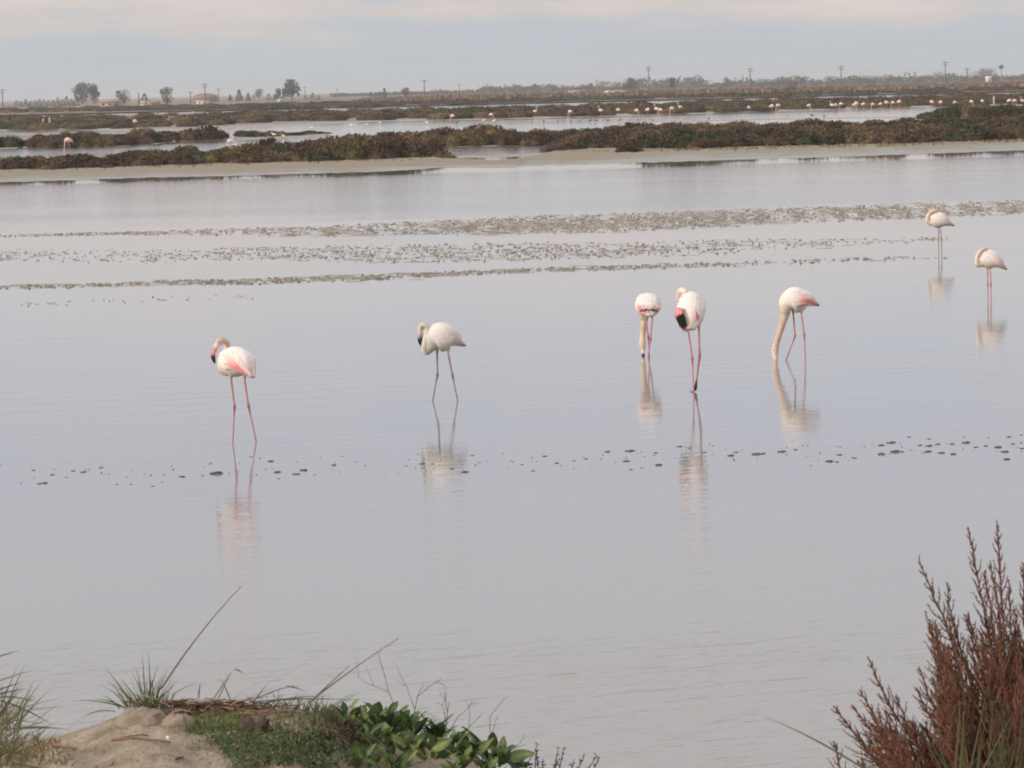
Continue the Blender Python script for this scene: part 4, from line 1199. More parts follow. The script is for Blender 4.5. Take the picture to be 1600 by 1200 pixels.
# 2: pale juvenile with grey legs
s2 = ppm(G(695, 626).y)
flamingo((695, 626),
         [(728, 540.5, 0, 2, 1.5, GREYW), (719, 536, 0, 8, 6, PALEP), (709, 529, 0, 15, 15, WHITE), (697, 526.5, 0, 19, 22, WHITE), (685, 527.5, 0, 20, 23, WHITE), (675.5, 532, 0, 16, 19, GREYW), (670, 542, -.02, 10, 11.5, GREYW), (666, 549, -.04, 6.5, 6.5, GREYW), (663.2, 544, -.05, 5.6, 5.6, GREYW),
          (664.6, 532, -.05, 5.4, 5.2, GREYW), (667, 520, -.05, 4.9, 4.7, GREYW), (666, 511, -.05, 4.7, 4.6, GREYW), (661.5, 508.5, -.05, 5.2, 5.0, BUFF), (657.5, 511.5, -.05, 5, 4.6, BUFF), (656.5, 517.5, -.05, 3.6, 3.6, GREYW)],
         [leg(((683, 551, .03), (683.5, 586, .04), (676, 626, .05)), s2, True), leg(((700, 551, -.04), (707, 587, -.05), (715, 626, -.05)), s2, True)],
         [(656.7, 517, -.05, 3.6, 3.6, GREYW), (656.2, 524, -.05, 3.4, 3.5, (0.4, 0.36, 0.33)), (656, 531, -.05, 3.3, 3.6, BLACK), (657.2, 536, -.05, 2.6, 2.9, BLACK), (658.6, 541.5, -.05, 0.9, 0.9, BLACK)],
         (0, 1, 0), 'off white flamingo with grey legs and neck folded down to the left', MG, wings=dict(low=(0.66, 0.50, 0.49), tipc=(0.62, 0.42, 0.44), black=False), tint=(0.90, 0.925, 0.945), eye=(659, 511, -.093))
# 3: feeding, seen from behind
s3 = ppm(G(1012, 558).y)
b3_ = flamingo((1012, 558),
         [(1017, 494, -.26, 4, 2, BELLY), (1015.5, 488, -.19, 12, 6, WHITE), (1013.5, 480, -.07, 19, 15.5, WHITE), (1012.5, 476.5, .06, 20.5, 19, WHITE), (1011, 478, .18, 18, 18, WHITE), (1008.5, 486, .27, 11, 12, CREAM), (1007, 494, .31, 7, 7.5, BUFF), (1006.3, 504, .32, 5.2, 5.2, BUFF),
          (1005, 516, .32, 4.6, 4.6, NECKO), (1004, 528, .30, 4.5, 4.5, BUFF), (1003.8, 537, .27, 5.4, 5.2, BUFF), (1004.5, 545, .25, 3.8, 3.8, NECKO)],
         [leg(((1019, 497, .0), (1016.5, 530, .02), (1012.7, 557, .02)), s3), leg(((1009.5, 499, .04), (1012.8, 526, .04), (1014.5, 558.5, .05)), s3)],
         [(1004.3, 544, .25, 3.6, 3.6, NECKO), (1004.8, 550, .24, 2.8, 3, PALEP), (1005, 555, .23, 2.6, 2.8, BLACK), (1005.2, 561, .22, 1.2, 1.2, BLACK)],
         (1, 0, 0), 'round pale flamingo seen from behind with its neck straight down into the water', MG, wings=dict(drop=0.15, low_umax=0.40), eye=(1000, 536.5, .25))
o3_ = G(1012, 558)
lo3 = lambda x, y, dy: np.array((P(x, y, o3_.y + dy) - o3_)[:])
fb = MB(); fk = MB()
dp3 = lambda x: -.13 - .13 * math.sqrt(max(0.0, 1 - ((x - 1013) / 20.5) ** 2))
for i in range(34):
    x = 1001.5 + 24 * i / 33 + rng.uniform(-.6, .6)
    y0_ = 484.2 + 1.9 * ((x - 1014) / 12) ** 2 + 0.8 * math.sin(x * 0.9) + rng.uniform(-.5, .5)
    sg_ = -1 if x > 1013 else 1
    ln_ = rng.uniform(1.2, 3.2)
    ribbon(fk, catmull([lo3(x - sg_ * 2.2, y0_ - 1.2, dp3(x) - .03), lo3(x, y0_ + 0.2, dp3(x) - .035), lo3(x + sg_ * 1.5, y0_ + ln_ * 0.8, dp3(x) - .03)], 3), rng.uniform(0.008, 0.015), np.array(BLACK) * rng.uniform(1.0, 4.0), side=np.array([0.6, 0.1, 1]), tip=0.2)
for i in range(15):
    t = i / 14
    x = 994.5 + 37 * t
    e_ = abs(t - .5) * 2
    ribbon(fb, catmull([lo3(x, 474 + 3.5 * e_, dp3(x) + .03), lo3(lerp(x, 1013, .06), 478 + 3 * e_, dp3(x)), lo3(lerp(x, 1013, .12), 482.5 + 3.5 * e_ + rng.uniform(-1.5, .5), dp3(x) - .01)], 3), 0.024, (np.array(PINK) if e_ > 0.3 and i % 3 else np.array(PALEP)) * rng.uniform(.93, 1.05), side=np.array([1, 0.1, 0]), tip=0.15)
wb = fb.build('wing', M['feather'], b3_, smooth=True)
fk.build('flight_feathers', M['feather'], wb, smooth=True)
# 4: preening, black flight feathers hanging at the left
s4 = ppm(G(1085, 612).y)
b4 = flamingo((1085, 612),
              [(1079, 515, -.22, 5, 3, BELLY), (1079, 507, -.17, 12, 9, CREAM), (1079.5, 495, -.08, 19.5, 20, WHITE), (1080.5, 483, .03, 21.5, 25.5, WHITE), (1080, 474, .13, 20, 20, WHITE), (1075, 468, .22, 13, 14, WHITE), (1067.5, 467, .28, 6.5, 7.5, CREAM), (1061.5, 468.5, .29, 4.8, 4.8, NECKP),
               (1060.5, 461.5, .27, 4.4, 4.4, NECKP), (1063, 455.5, .24, 5.2, 4.8, BUFF), (1067.5, 453.8, .2, 5.2, 4.9, CREAM), (1071, 456, .16, 3.6, 3.6, PALEP)],
              [leg(((1075, 514, -.03), (1081.7, 560, -.04), (1084, 614, -.04)), s4), [(1092, 498, .0, 4, BUFF), (1092, 511, .0, 2.0, LEGP), (1092.5, 540, .0, 1.5, LEGP), (1093.2, 557, .0, 2.5, LEGJ), (1091.8, 568, .0, 1.6, LEGP), (1089, 590, -.0, 1.3, LEGP), (1087.8, 598, 0, 1.9, (0.09, 0.035, 0.03)), (1087, 606, -.02, 2.7, (0.07, 0.03, 0.026)), (1086.5, 610, -.02, 1.6, BLACK)]],
              [(1070.5, 455.5, .165, 3.5, 3.5, PALEP), (1074, 459, .12, 3, 3.2, BILLP), (1076, 463, .09, 2.8, 3, BLACK), (1076.5, 466, .07, 1, 1, BLACK)],
              (1, 0, 0), 'flamingo preening with black flight feathers hanging at its left side and head behind its back', MG, wings=dict(drop=-0.6, low_umax=0.36))
o4 = G(1085, 612)
lo4 = lambda x, y, dy: np.array((P(x, y, o4.y + dy) - o4)[:])
fw = MB(); fc = MB(); fr = MB(); fu = MB()
for i in range(15):
    t = i / 14; e_ = rng.uniform(-2, 2.5)
    ribbon(fw, catmull([lo4(1056 + 12 * t, 489 + 1.5 * t, -.19 - .03 * t), lo4(1058 + 13 * t, 500 + 2 * t, -.245), lo4(1062 + 11 * t, 510 + e_ + 3 * math.sin(t * 3.1), -.235)], 4), 0.020, np.array(BLACK) * rng.uniform(0.8, 2.0), side=np.array([1, 0.3 * (i % 3 - 1), 0.2]), tip=0.1)
for i in range(18):
    t = (i % 9) / 8; w_ = i // 9
    c_ = np.array(CORAL if rng.random() < 0.45 else PINK) * rng.uniform(.92, 1.05)
    ribbon(fc, catmull([lo4(1060 + 9 * t, 480 + 2 * t, -.12 - .04 * t), lo4(1055.5 + 9.5 * t, 486.5 + 1.5 * w_, -.20 - .02 * t), lo4(1053 + 11 * t, 497 - 4.5 * t + rng.uniform(-2, 2) - 2 * w_, -.225 - .02 * t)], 4), 0.020, c_, side=np.array([1, 0.3 * (i % 3 - 1), 0.3]), tip=0.1)
for i in range(9):
    t = i / 8
    ribbon(fu, catmull([lo4(1064 + 14 * t, 507, -.19), lo4(1065 + 13 * t, 512, -.215), lo4(1067 + 10 * t, 519 - 4 * abs(t - .5) + rng.uniform(-1.5, 1), -.2)], 3), 0.02, np.array((0.42, 0.15, 0.14)) * rng.uniform(.7, 1.2), side=np.array([1, 0.1 * (i % 3 - 1), 0]), tip=0.15)
for i in range(9):
    t = i / 8
    ribbon(fr, catmull([lo4(1086 + 5 * t, 485.5 + 2 * t + rng.uniform(-1.5, 1.5), -.19 + .04 * t), lo4(1086.5 + 5.5 * t, 495, -.225 + .04 * t), lo4(1089 + 3 * t, 503 + rng.uniform(-2, 1), -.215 + .03 * t)], 3), 0.018, np.array(CORAL if i % 2 else PINK) * rng.uniform(.92, 1.05), side=np.array([1, 0.2 * (i % 3 - 1), 0.2]), tip=0.1)
w = fc.build('wing', M['feather'], b4, smooth=True); w['label'] = 'drooping pink wing with black flight feathers'
fw.build('flight_feathers', M['feather'], w, smooth=True)
fr.build('wing', M['feather'], b4, smooth=True)
fu.build('tail_feathers', M['feather'], b4, smooth=True)
# 5: feeding, side on, coral wing
s5 = ppm(G(1244, 563).y)
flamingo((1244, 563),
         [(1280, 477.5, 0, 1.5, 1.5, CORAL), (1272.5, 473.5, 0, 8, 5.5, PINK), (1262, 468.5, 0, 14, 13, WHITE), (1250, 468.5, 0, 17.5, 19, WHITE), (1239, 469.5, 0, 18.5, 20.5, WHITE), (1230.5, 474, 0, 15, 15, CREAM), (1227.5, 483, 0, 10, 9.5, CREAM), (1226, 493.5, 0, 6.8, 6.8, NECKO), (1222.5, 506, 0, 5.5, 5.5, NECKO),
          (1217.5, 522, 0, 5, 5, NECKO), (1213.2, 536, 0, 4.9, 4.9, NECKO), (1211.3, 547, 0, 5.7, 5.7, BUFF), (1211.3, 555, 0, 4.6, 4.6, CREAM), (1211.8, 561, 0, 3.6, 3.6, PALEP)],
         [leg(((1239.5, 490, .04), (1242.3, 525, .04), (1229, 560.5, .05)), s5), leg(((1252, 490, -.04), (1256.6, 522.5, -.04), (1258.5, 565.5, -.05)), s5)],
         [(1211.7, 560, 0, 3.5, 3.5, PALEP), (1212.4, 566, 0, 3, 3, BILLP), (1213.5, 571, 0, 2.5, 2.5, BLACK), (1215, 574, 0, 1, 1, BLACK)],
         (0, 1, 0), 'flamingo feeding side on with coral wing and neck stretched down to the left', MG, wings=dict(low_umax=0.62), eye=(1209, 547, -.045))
# 6: asleep, far right back
s6 = ppm(G(1468, 396).y)
flamingo((1468, 396),
         [(1491, 353, 0, 1.3, 1.2, BLACK), (1487.5, 351, 0, 3, 2.4, (0.1, 0.08, 0.08)), (1482, 348.5, 0, 6, 5, PALEP), (1475, 345.5, 0, 9.5, 9.5, WHITE), (1466.5, 343.3, 0, 11, 12.8, WHITE), (1458, 343.5, 0, 9.5, 11.5, WHITE), (1452.5, 345, 0, 6, 7.5, CREAM), (1449.7, 343, -.04, 3.2, 3.6, CREAM), (1450.6, 336, -.07, 2.7, 2.7, CREAM), (1455, 330.8, -.08, 2.7, 2.7, BUFF), (1461, 329.2, -.07, 3.2, 3.1, BUFF), (1466, 330.7, -.03, 2.2, 2.2, CREAM)],
         [leg(((1466.3, 355.5, .02), (1466.5, 373, .02), (1466.8, 396, .03)), s6, True), leg(((1469, 355.5, -.02), (1471, 373, -.02), (1471.5, 396, -.03)), s6, True)],
         [(1465.5, 330.5, -.035, 2.1, 2.1, PALEP), (1469.5, 332.5, 0.0, 1.7, 1.8, BLACK), (1472, 334.5, 0.0, 0.7, 0.7, BLACK)],
         (0, 1, 0), 'sleeping flamingo with dark tail tip, farthest out of the pair at the right edge', MG, wings=dict(low=(0.70, 0.46, 0.42), tipc=(0.70, 0.48, 0.45)), tint=(0.96, 0.96, 0.95))
# 7: asleep, right edge
s7 = ppm(G(1546, 464).y)
flamingo((1546, 464),
         [(1573.5, 421.5, 0, 1.3, 1.2, PALEP), (1567, 416.5, 0, 6, 4, PALEP), (1559, 409.5, 0, 11, 10, WHITE), (1549.5, 405.5, 0, 13, 14.5, WHITE), (1539.5, 405, 0, 13, 14.8, WHITE), (1532, 408.5, 0, 10, 11.5, CREAM), (1528, 411.5, -.02, 5.5, 6, CREAM), (1526.7, 405, -.06, 3.4, 3.4, CREAM), (1528.3, 397.5, -.09, 3.2, 3.2, CREAM), (1533, 391.5, -.08, 3.2, 3.2, NECKP), (1538.5, 389.3, -.05, 3.6, 3.4, NECKP), (1543, 391, -.01, 2.4, 2.4, PALEP)],
         [leg(((1543, 420, .02), (1543.5, 444.5, .02), (1543.8, 464, .03)), s7), leg(((1547, 420, -.03), (1548.3, 444.5, -.03), (1548.8, 464, -.03)), s7)],
         [(1542.5, 390.8, -.015, 2.3, 2.3, PALEP), (1546.5, 393, 0.02, 1.8, 1.9, BLACK), (1549, 395, 0.03, 0.7, 0.7, BLACK)],
         (0, 1, 0), 'sleeping pale pink flamingo with drooping tail, nearest the right edge of the photo', MG, wings=dict(low=(0.74, 0.50, 0.47), tipc=(0.76, 0.58, 0.55), black=False))

# small flamingos of the far flock: one mesh per pose (unit: metres, 100 px = 1 m)
W_, C_ = (0.80, 0.65, 0.60), (0.72, 0.54, 0.48)


def far_mesh(pose):
    body = [(38, -66, 0, 2, 2, CORAL), (28, -72, 0, 9, 7, (0.76, 0.46, 0.42)), (13, -79, 0, 16, 16, W_), (-3, -82, 0, 17, 19, W_), (-15, -79, 0, 14, 15, W_)]
    if pose == 'up':
        nk = [(-22, -80, 0, 6, 7, C_), (-27, -92, 0, 4, 4, C_), (-24, -108, 0, 3.4, 3.4, C_), (-22, -124, 0, 3.4, 3.4, C_), (-26, -134, 0, 4.6, 4.6, C_), (-34, -132, 0, 3.6, 3.6, C_), (-39, -124, 0, 2.6, 2.6, BLACK)]
    elif pose == 'feed':
        nk = [(-22, -71, 0, 6, 7, C_), (-24, -58, 0, 3.8, 3.8, C_), (-27, -42, 0, 3.0, 3.0, C_), (-30, -22, 0, 3.0, 3.0, C_), (-31, -10, 0, 4, 4, C_), (-29, 3, 0, 2.6, 2.6, (0.3, 0.1, 0.1))]
    else:
        nk = [(-21, -78, 0, 6, 7, C_), (-22, -88, -.08, 3.6, 3.6, C_), (-16, -99, -.08, 3.6, 3.6, C_), (-5, -103, -.04, 4.2, 4.2, C_), (3, -99, 0, 2.6, 2.6, C_)]
    lg = lambda x, f, d: [(x, -72, d, 4, W_), (x, -62, d, 1.9, LEGP), (lerp(x, f, .5), -38, d, 2.4, LEGJ), (f, 0, d, 1.7, LEGP), (f, 10, d, 1.7, LEGP)]
    return flamingo(None, body + nk, [lg(-4, -8, .04), lg(6, 8, -.04)], None, (0, 1, 0), '', voxel=0.013, conv=100.0, nbody=5, mats=('far_bird',), parts=False)


FM = {k: far_mesh(k) for k in ('up', 'feed', 'rest')}
W_, C_ = (0.78, 0.50, 0.46), (0.66, 0.47, 0.42)
FM['pink'] = far_mesh('feed')
FLOCK = [(707, 190.2, 'feed', 1), (768, 188.2, 'feed', -1), (836, 183.0, 'up', -1), (891, 183.6, 'feed', 1), (939, 182.0, 'up', 1), (966, 181.0, 'rest', 1), (995, 181.5, 'feed', -1), (1012, 181.0, 'rest', -1), (1026, 180.0, 'up', 1), (1032, 180.5, 'feed', 1), (1050, 179.5, 'feed', 1), (1063, 177.5, 'up', 1), (1170, 176.5, 'rest', 1),
         (1206, 175.5, 'rest', -1), (1216, 174.5, 'feed', 1), (1264, 173, 'feed', -1), (1300, 173.2, 'up', 1), (1306, 173.5, 'rest', 1), (1314, 171, 'feed', 1), (1335, 173, 'feed', -1), (1338, 171.2, 'rest', 1), (1349, 171, 'rest', -1), (1364, 171.5, 'feed', 1), (1376, 171.2, 'rest', -1), (1385, 169.6, 'rest', 1), (1395, 168.8, 'feed', 1),
         (1405, 168.6, 'rest', -1), (1456, 169, 'rest', 1), (1470, 169.3, 'rest', -1), (1492, 168.6, 'feed', 1), (1518, 167, 'feed', -1), (1535, 166.2, 'rest', 1), (1577, 167.2, 'rest', -1), (1585, 167, 'feed', 1), (1598, 166.5, 'up', 1), (1625, 166, 'feed', 1)]
LAB = {'up': 'tiny flamingo with upright neck in the far flock', 'feed': 'tiny flamingo feeding head down in the far flock', 'rest': 'tiny flamingo with neck tucked in the far flock'}
for x, y, pose, sgn in FLOCK:
    g = G(x, y)
    o = link('flamingo', FM[pose], None, g)
    k = rng.uniform(0.82, 0.98)
    o.scale = (k, k, k); o.rotation_euler = (0, 0, rng.uniform(-0.5, 0.5) + (0 if sgn > 0 else math.pi))
    lab = LAB[pose]
    if x == 836: lab = 'tiny upright necked flamingo, leftmost with raised neck in the far flock'
    if x == 939: lab = 'tiny flamingo with the tallest upright neck, near the middle of the far shoreline'
    if x == 707: lab = 'tiny pink flamingo feeding at the far left end of the far flock'
    if lab == LAB[pose]:
        lab += (', left part' if x < 950 else ', in the middle cluster' if x < 1100 else ', between the two clusters' if x < 1290 else ', in the dense right cluster' if x < 1430 else ', right end by the pale post')
    tag(o, lab, 'flamingo', 'flamingos of the far flock')
for x, y, pose, sgn, k, lab in ((107, 236.5, 'pink', 1, 0.95, 'small pink flamingo feeding alone in the left channel'), (211, 200.5, 'rest', 1, 1.0, 'tiny white flamingo alone on the mud of the scrub dyke at the left'), (360, 235.5, 'feed', 1, 0.75, 'small pale flamingo half hidden behind the left sandbank scrub beside a dark stake')):
    o = link('flamingo', FM[pose], None, G(x, y)); o.scale = (k, k, k); o.rotation_euler = (0, 0, 0.3 + (0 if sgn > 0 else math.pi))
    tag(o, lab, 'flamingo')

# gulls and small waders
def small_bird(col, dark):
    mb = MB()
    st = np.array([(-.20, 0, .13, .008, .006), (-.13, 0, .15, .03, .025), (-.03, 0, .17, .06, .06), (.06, 0, .18, .055, .06), (.12, 0, .22, .034, .036), (.15, 0, .27, .034, .034), (.19, 0, .275, .02, .02), (.23, 0, .262, .007, .007)])
    D = catmull(st, 4)
    t = np.linspace(0, 1, len(D))
    loft(mb, D[:, :3], D[:, 3], D[:, 4], (0, 1, 0), np.where(t[:, None] < 0.18, np.array(dark), np.array(col)), 10)
    for s_ in (-.025, .025):
        tube(mb, [(0.02, s_, .14), (0.02, s_, 0.06), (0.03, s_, -.04)], [.010, .008, .008], (0.3, 0.12, 0.08), 5)
    return remesh_col(mb)


def remesh_col(mb):
    return mb.mesh('small_bird', M['far_bird'], True)


gm = small_bird((0.82, 0.80, 0.77), (0.25, 0.25, 0.26)); wm_ = small_bird((0.10, 0.085, 0.07), (0.06, 0.05, 0.045))
for x, y, k in ((429, 214.5, 1.35), (444, 216, 1.05), (551, 199, 1.2), (571, 199, 1.3), (593, 194.5, 1.1), (486, 203, 1.2), (668, 194.5, 1.2), (755, 191.3, 1.3), (771, 192, 1.3), (634, 171, 1.4), (302, 176, 1.2)):
    o = link('gull', gm, None, G(x, y)); o.scale = (k, k, k); o.rotation_euler = (0, 0, rng.choice([0, math.pi]) + rng.uniform(-.5, .5))
    tag(o, {429: 'larger white gull standing at the tip of the low channel island', 444: 'smaller white gull right of the bigger one by the low channel island'}.get(x, 'tiny white gull resting on the far pan water'), 'gull', 'gulls on the far pans' if x > 445 or x < 400 else None)
for x, y in ((714, 194.5), (830, 193.2), (850, 192.7), (872, 192.3), (881, 192.2), (892, 191.9), (905, 191.5), (922, 191.3), (931, 191), (950, 190.7), (968, 190.3), (985, 189.9), (997, 189.7), (1107, 188.2), (1230, 184.6), (1269, 183.2), (1020, 190), (1288, 184.6)):
    o = link('wader', wm_, None, G(x, y, 0.02)); k = rng.uniform(0.8, 1.2); o.scale = (k, k, k); o.rotation_euler = (0, 0, rng.uniform(0, 6.28))
    tag(o, 'tiny dark wading bird on the thin mud bar in the far pan', 'wader', 'waders on the thin mud bar')

# ------------------------------------------------------------------ foreground bank
YC = 7.2
CREST = [(-900, 1150), (-200, 1158), (0, 1160), (60, 1156), (105, 1146), (150, 1132), (185, 1118), (225, 1108), (270, 1110), (310, 1116), (360, 1112), (430, 1108), (500, 1114), (560, 1132), (640, 1158), (720, 1184), (800, 1208), (900, 1232), (1100, 1262), (1300, 1284), (1600, 1290), (2400, 1290)]
_cx = np.array([P(x, y, YC).x for x, y in CREST]); _cz = np.array([P(x, y, YC).z for x, y in CREST])


def bankz(x, y):
    x = np.asarray(x, float); y = np.asarray(y, float)
    zc = np.interp(x, _cx, _cz)
    d = np.maximum(0, y - YC)
    z = zc - 0.55 * d * np.minimum(1, d / 0.35 + 0.4)
    near = np.clip((YC - y) / 0.15, 0, 1)
    z = z + near * (0.007 * wav(x, y, 14, 2) + 0.003 * wav(x, y, 45, 9)) - 0.004 * near
    # near ground evens out in front of the crest humps
    flat = np.interp(x, _cx[[0, 2, 4, 8, 12, 16, 21]], _cz[[0, 2, 4, 8, 12, 16, 21]]) - 0.02
    t = np.clip((YC - 0.12 - y) / 0.35, 0, 1)
    z = z * (1 - t) + (flat + 0.008 * wav(x, y, 9, 17) + 0.004 * wav(x, y, 30, 5)) * t
    return np.maximum(z, -0.5)


gx = np.concatenate([np.linspace(-6, -1.5, 20)[:-1], np.linspace(-1.5, 1.5, 230), np.linspace(1.5, 6, 20)[1:]])
gy = np.concatenate([np.linspace(-4, 5.6, 24)[:-1], np.linspace(5.6, 7.6, 170), np.linspace(7.6, 13, 30)[1:]])
X, Y = np.meshgrid(gx, gy)
Z = bankz(X, Y)
mb = MB()
nx, ny = len(gx), len(gy)
i = np.arange(ny - 1)[:, None] * nx; j = np.arange(nx - 1)[None, :]
mb.add(np.stack([X.ravel(), Y.ravel(), Z.ravel()], 1), np.stack([i + j, i + j + 1, i + nx + j + 1, i + nx + j], -1).reshape(-1, 4))
tag(mb.build('sandy_bank', M['bank'], smooth=True), kind='structure')


_YQ = np.linspace(4.5, YC + 0.05, 200)


def bank_hit(px, py):
    d = ray(px, py)
    t = _YQ / d.y
    zb = bankz(d.x * t, _YQ)
    hit = np.nonzero(CAM_H + d.z * t <= zb)[0]
    if len(hit):
        k = hit[0]
        return Vector((d.x * t[k], _YQ[k], float(zb[k])))
    q = P(px, py, YC)
    return Vector((q.x, YC, float(bankz(q.x, YC))))


def bend_path(p0, p1, sag=0.0, n=6, side=0.0):
    p0 = np.array(p0[:]); p1 = np.array(p1[:])
    m = (p0 + p1) / 2 + np.array([side, 0, sag])
    t = np.linspace(0, 1, n)[:, None]
    return (1 - t) ** 2 * p0 + 2 * t * (1 - t) * m + t * t * p1


GREENS = [(0.10, 0.135, 0.055), (0.13, 0.155, 0.07), (0.16, 0.17, 0.085), (0.19, 0.155, 0.09), (0.15, 0.13, 0.08)]


def tuft(mb, base, n, lmin, lmax, spread, wid=0.0035, greens=GREENS, lean=(0, 0), rad=0.02, droop=0.35):
    for k in range(n):
        a = rng.uniform(0, 6.28); r = rad * math.sqrt(rng.random())
        b0 = np.array(base[:]) + np.array([r * math.cos(a), r * math.sin(a), -0.01])
        L = rng.uniform(lmin, lmax); sp = spread * rng.uniform(0.2, 1.0)
        aa = a + rng.normal(0, 0.5)
        d = np.array([math.cos(aa) * sp + lean[0], math.sin(aa) * sp + lean[1], 1.0]); d /= np.linalg.norm(d)
        e = b0 + d * L; m = b0 + d * L * 0.55 + np.array([0, 0, L * droop * 0.25]); e[2] -= L * droop * 0.25 * rng.random()
        c = np.array(greens[rng.integers(0, len(greens))]) * rng.uniform(0.8, 1.2)
        ribbon(mb, catmull([b0, m, e], 4), wid * rng.uniform(0.7, 1.2), c)


def traced(mb, px0, px1, sag_px, Y, wid, col, n=7):
    p0 = P(*px0, Y); p1 = P(*px1, Y + rng.uniform(-0.04, 0.04))
    ribbon(mb, bend_path(p0, p1, sag_px / ppm(Y), n), wid, col, side=np.array([1, 0.2, 0.6]))


OL = (0.105, 0.11, 0.06); GRN = (0.085, 0.12, 0.045); DRY = (0.20, 0.155, 0.095); DRK = (0.09, 0.08, 0.055)
# main grass tuft on the sand hump
bt = bank_hit(225, 1109)
root = empty('grass_tuft', bt, 'spiky green grass tuft on top of the sandy hump with one long dry stalk', 'grass')
L0 = np.array(bt[:])
mb = MB(); tuft(mb, (0, 0, 0), 60, 0.04, 0.10, 1.0, 0.0026, rad=0.035)
tuft(mb, (0.03, 0.0, 0.0), 45, 0.03, 0.08, 1.3, 0.0026, rad=0.03)


class Sub:
    """adds into mb with an origin shift"""
    def __init__(s, mb, o): s.mb = mb; s.o = np.array(o[:])
    def add(s, v, f, c=(1, 1, 1)): s.mb.add(np.asarray(v) - s.o, f, c)


sb = Sub(mb, bt)
for a, c, sg in (((212, 1108), (162, 1042), 8), ((222, 1106), (188, 1060), 5), ((228, 1106), (222, 1020), 4), ((236, 1104), (232, 1018), 3), ((232, 1104), (207, 1052), 3), ((240, 1104), (296, 1056), 12), ((205, 1110), (108, 1096), 14), ((205, 1112), (147, 1092), 10), ((180, 1112), (104, 1142), 26), ((188, 1108), (160, 1086), 6), ((240, 1100), (262, 1046), 4), ((246, 1102), (310, 1066), 8), ((216, 1106), (175, 1068), 6), ((228, 1104), (247, 1038), 2)):
    traced(sb, a, c, sg, YC, 0.0030, GRN if rng.random() < 0.6 else OL)
tag(mb.build('blades', M['grass'], root), kind='stuff')
mb = MB(); sb = Sub(mb, bt)
tube(sb, bend_path(P(252, 1076, YC), P(377, 916, YC - 0.05), 0.012, 8, -0.008), np.linspace(0.0022, 0.0007, 8), (0.15, 0.12, 0.085), 5)
mb.build('stalk', M['twig'], root)
# straw heap
mb = MB()
for k in range(650):
    x = rng.normal(330, 46); y = rng.uniform(1090, 1124)
    h = bank_hit(x, max(y, 1112)); z0 = h.z + max(0.0, (1106 - y)) / 900 + rng.uniform(-0.004, 0.008)
    a = rng.normal(0, 0.5); L = rng.uniform(0.03, 0.09)
    d = np.array([math.cos(a), math.sin(a) * 0.8, rng.normal(0, 0.15)]) * L
    c0 = np.array([h.x, h.y - 0.01, z0])
    cc = np.array([(0.22, 0.145, 0.095), (0.16, 0.10, 0.07), (0.30, 0.21, 0.14), (0.11, 0.075, 0.055)][rng.integers(0, 4)])
    ribbon(mb, bend_path(c0 - d / 2, c0 + d / 2, rng.normal(0.006, 0.008), 4), 0.003, cc, tip=0.5)
tag(mb.build('straw_heap', M['straw']), 'flattened heap of brown dead grass behind the bright green tuft', 'dead grass', kind='stuff')
# bright green tuft
bt = bank_hit(330, 1140)
mb = MB(); tuft(mb, (0, 0, 0), 170, 0.02, 0.055, 1.0, 0.003, [(0.075, 0.125, 0.03), (0.095, 0.15, 0.035), (0.12, 0.15, 0.05)], rad=0.05)
tag(mb.build('grass_tuft', M['grass'], None, bt), 'short bright green grass tuft on the sand beside the dark soil clod', 'grass')
# long leaning grass right of the heap
bt = bank_hit(420, 1112)
root = empty('grass_tuft', bt, 'sparse long grass leaning right behind the straw heap with tall dry stalks', 'grass')
mb = MB(); sb = Sub(mb, bt)
for a, c, sg in (((330, 1098), (366, 1044), 2), ((338, 1098), (362, 1050), 2), ((366, 1046), (382, 1054), 4), ((365, 1092), (402, 1068), 3), ((380, 1098), (480, 1036), 6), ((375, 1100), (440, 1070), 5), ((385, 1100), (470, 1070), 10), ((390, 1104), (447, 1072), 5), ((447, 1072), (480, 1082), 4), ((400, 1096), (560, 1094), 6), ((405, 1100), (520, 1088), 8), ((410, 1108), (500, 1102), 6), ((362, 1098), (344, 1058), 2), ((395, 1100), (420, 1066), 3), ((310, 1092), (313, 1065), 1)):
    traced(sb, a, c, sg, YC, 0.003, OL if rng.random() < 0.6 else DRY)
for k in range(90):
    x = rng.uniform(400, 520); h = bank_hit(x, 1112)
    p0 = np.array([h.x, h.y, h.z - 0.005]); L = rng.uniform(0.015, 0.05)
    e = p0 + np.array([rng.normal(0.3, 0.6), rng.normal(0, 0.4), 1]) * L
    ribbon(sb, bend_path(p0, e, 0.003, 4), 0.0025, np.array(GREENS[rng.integers(0, 5)]))
tag(mb.build('blades', M['grass'], root), kind='stuff')
for a, c, sg in (((482, 1098), (623, 997), 5), ((490, 1092), (546, 1040), 1)):
    mb = MB(); sb = Sub(mb, bt)
    tube(sb, bend_path(P(*a, YC), P(*c, YC), sg / 740, 7), np.linspace(0.002, 0.0007, 7), (0.19, 0.13, 0.10), 5)
    mb.build('stalk', M['twig'], root)
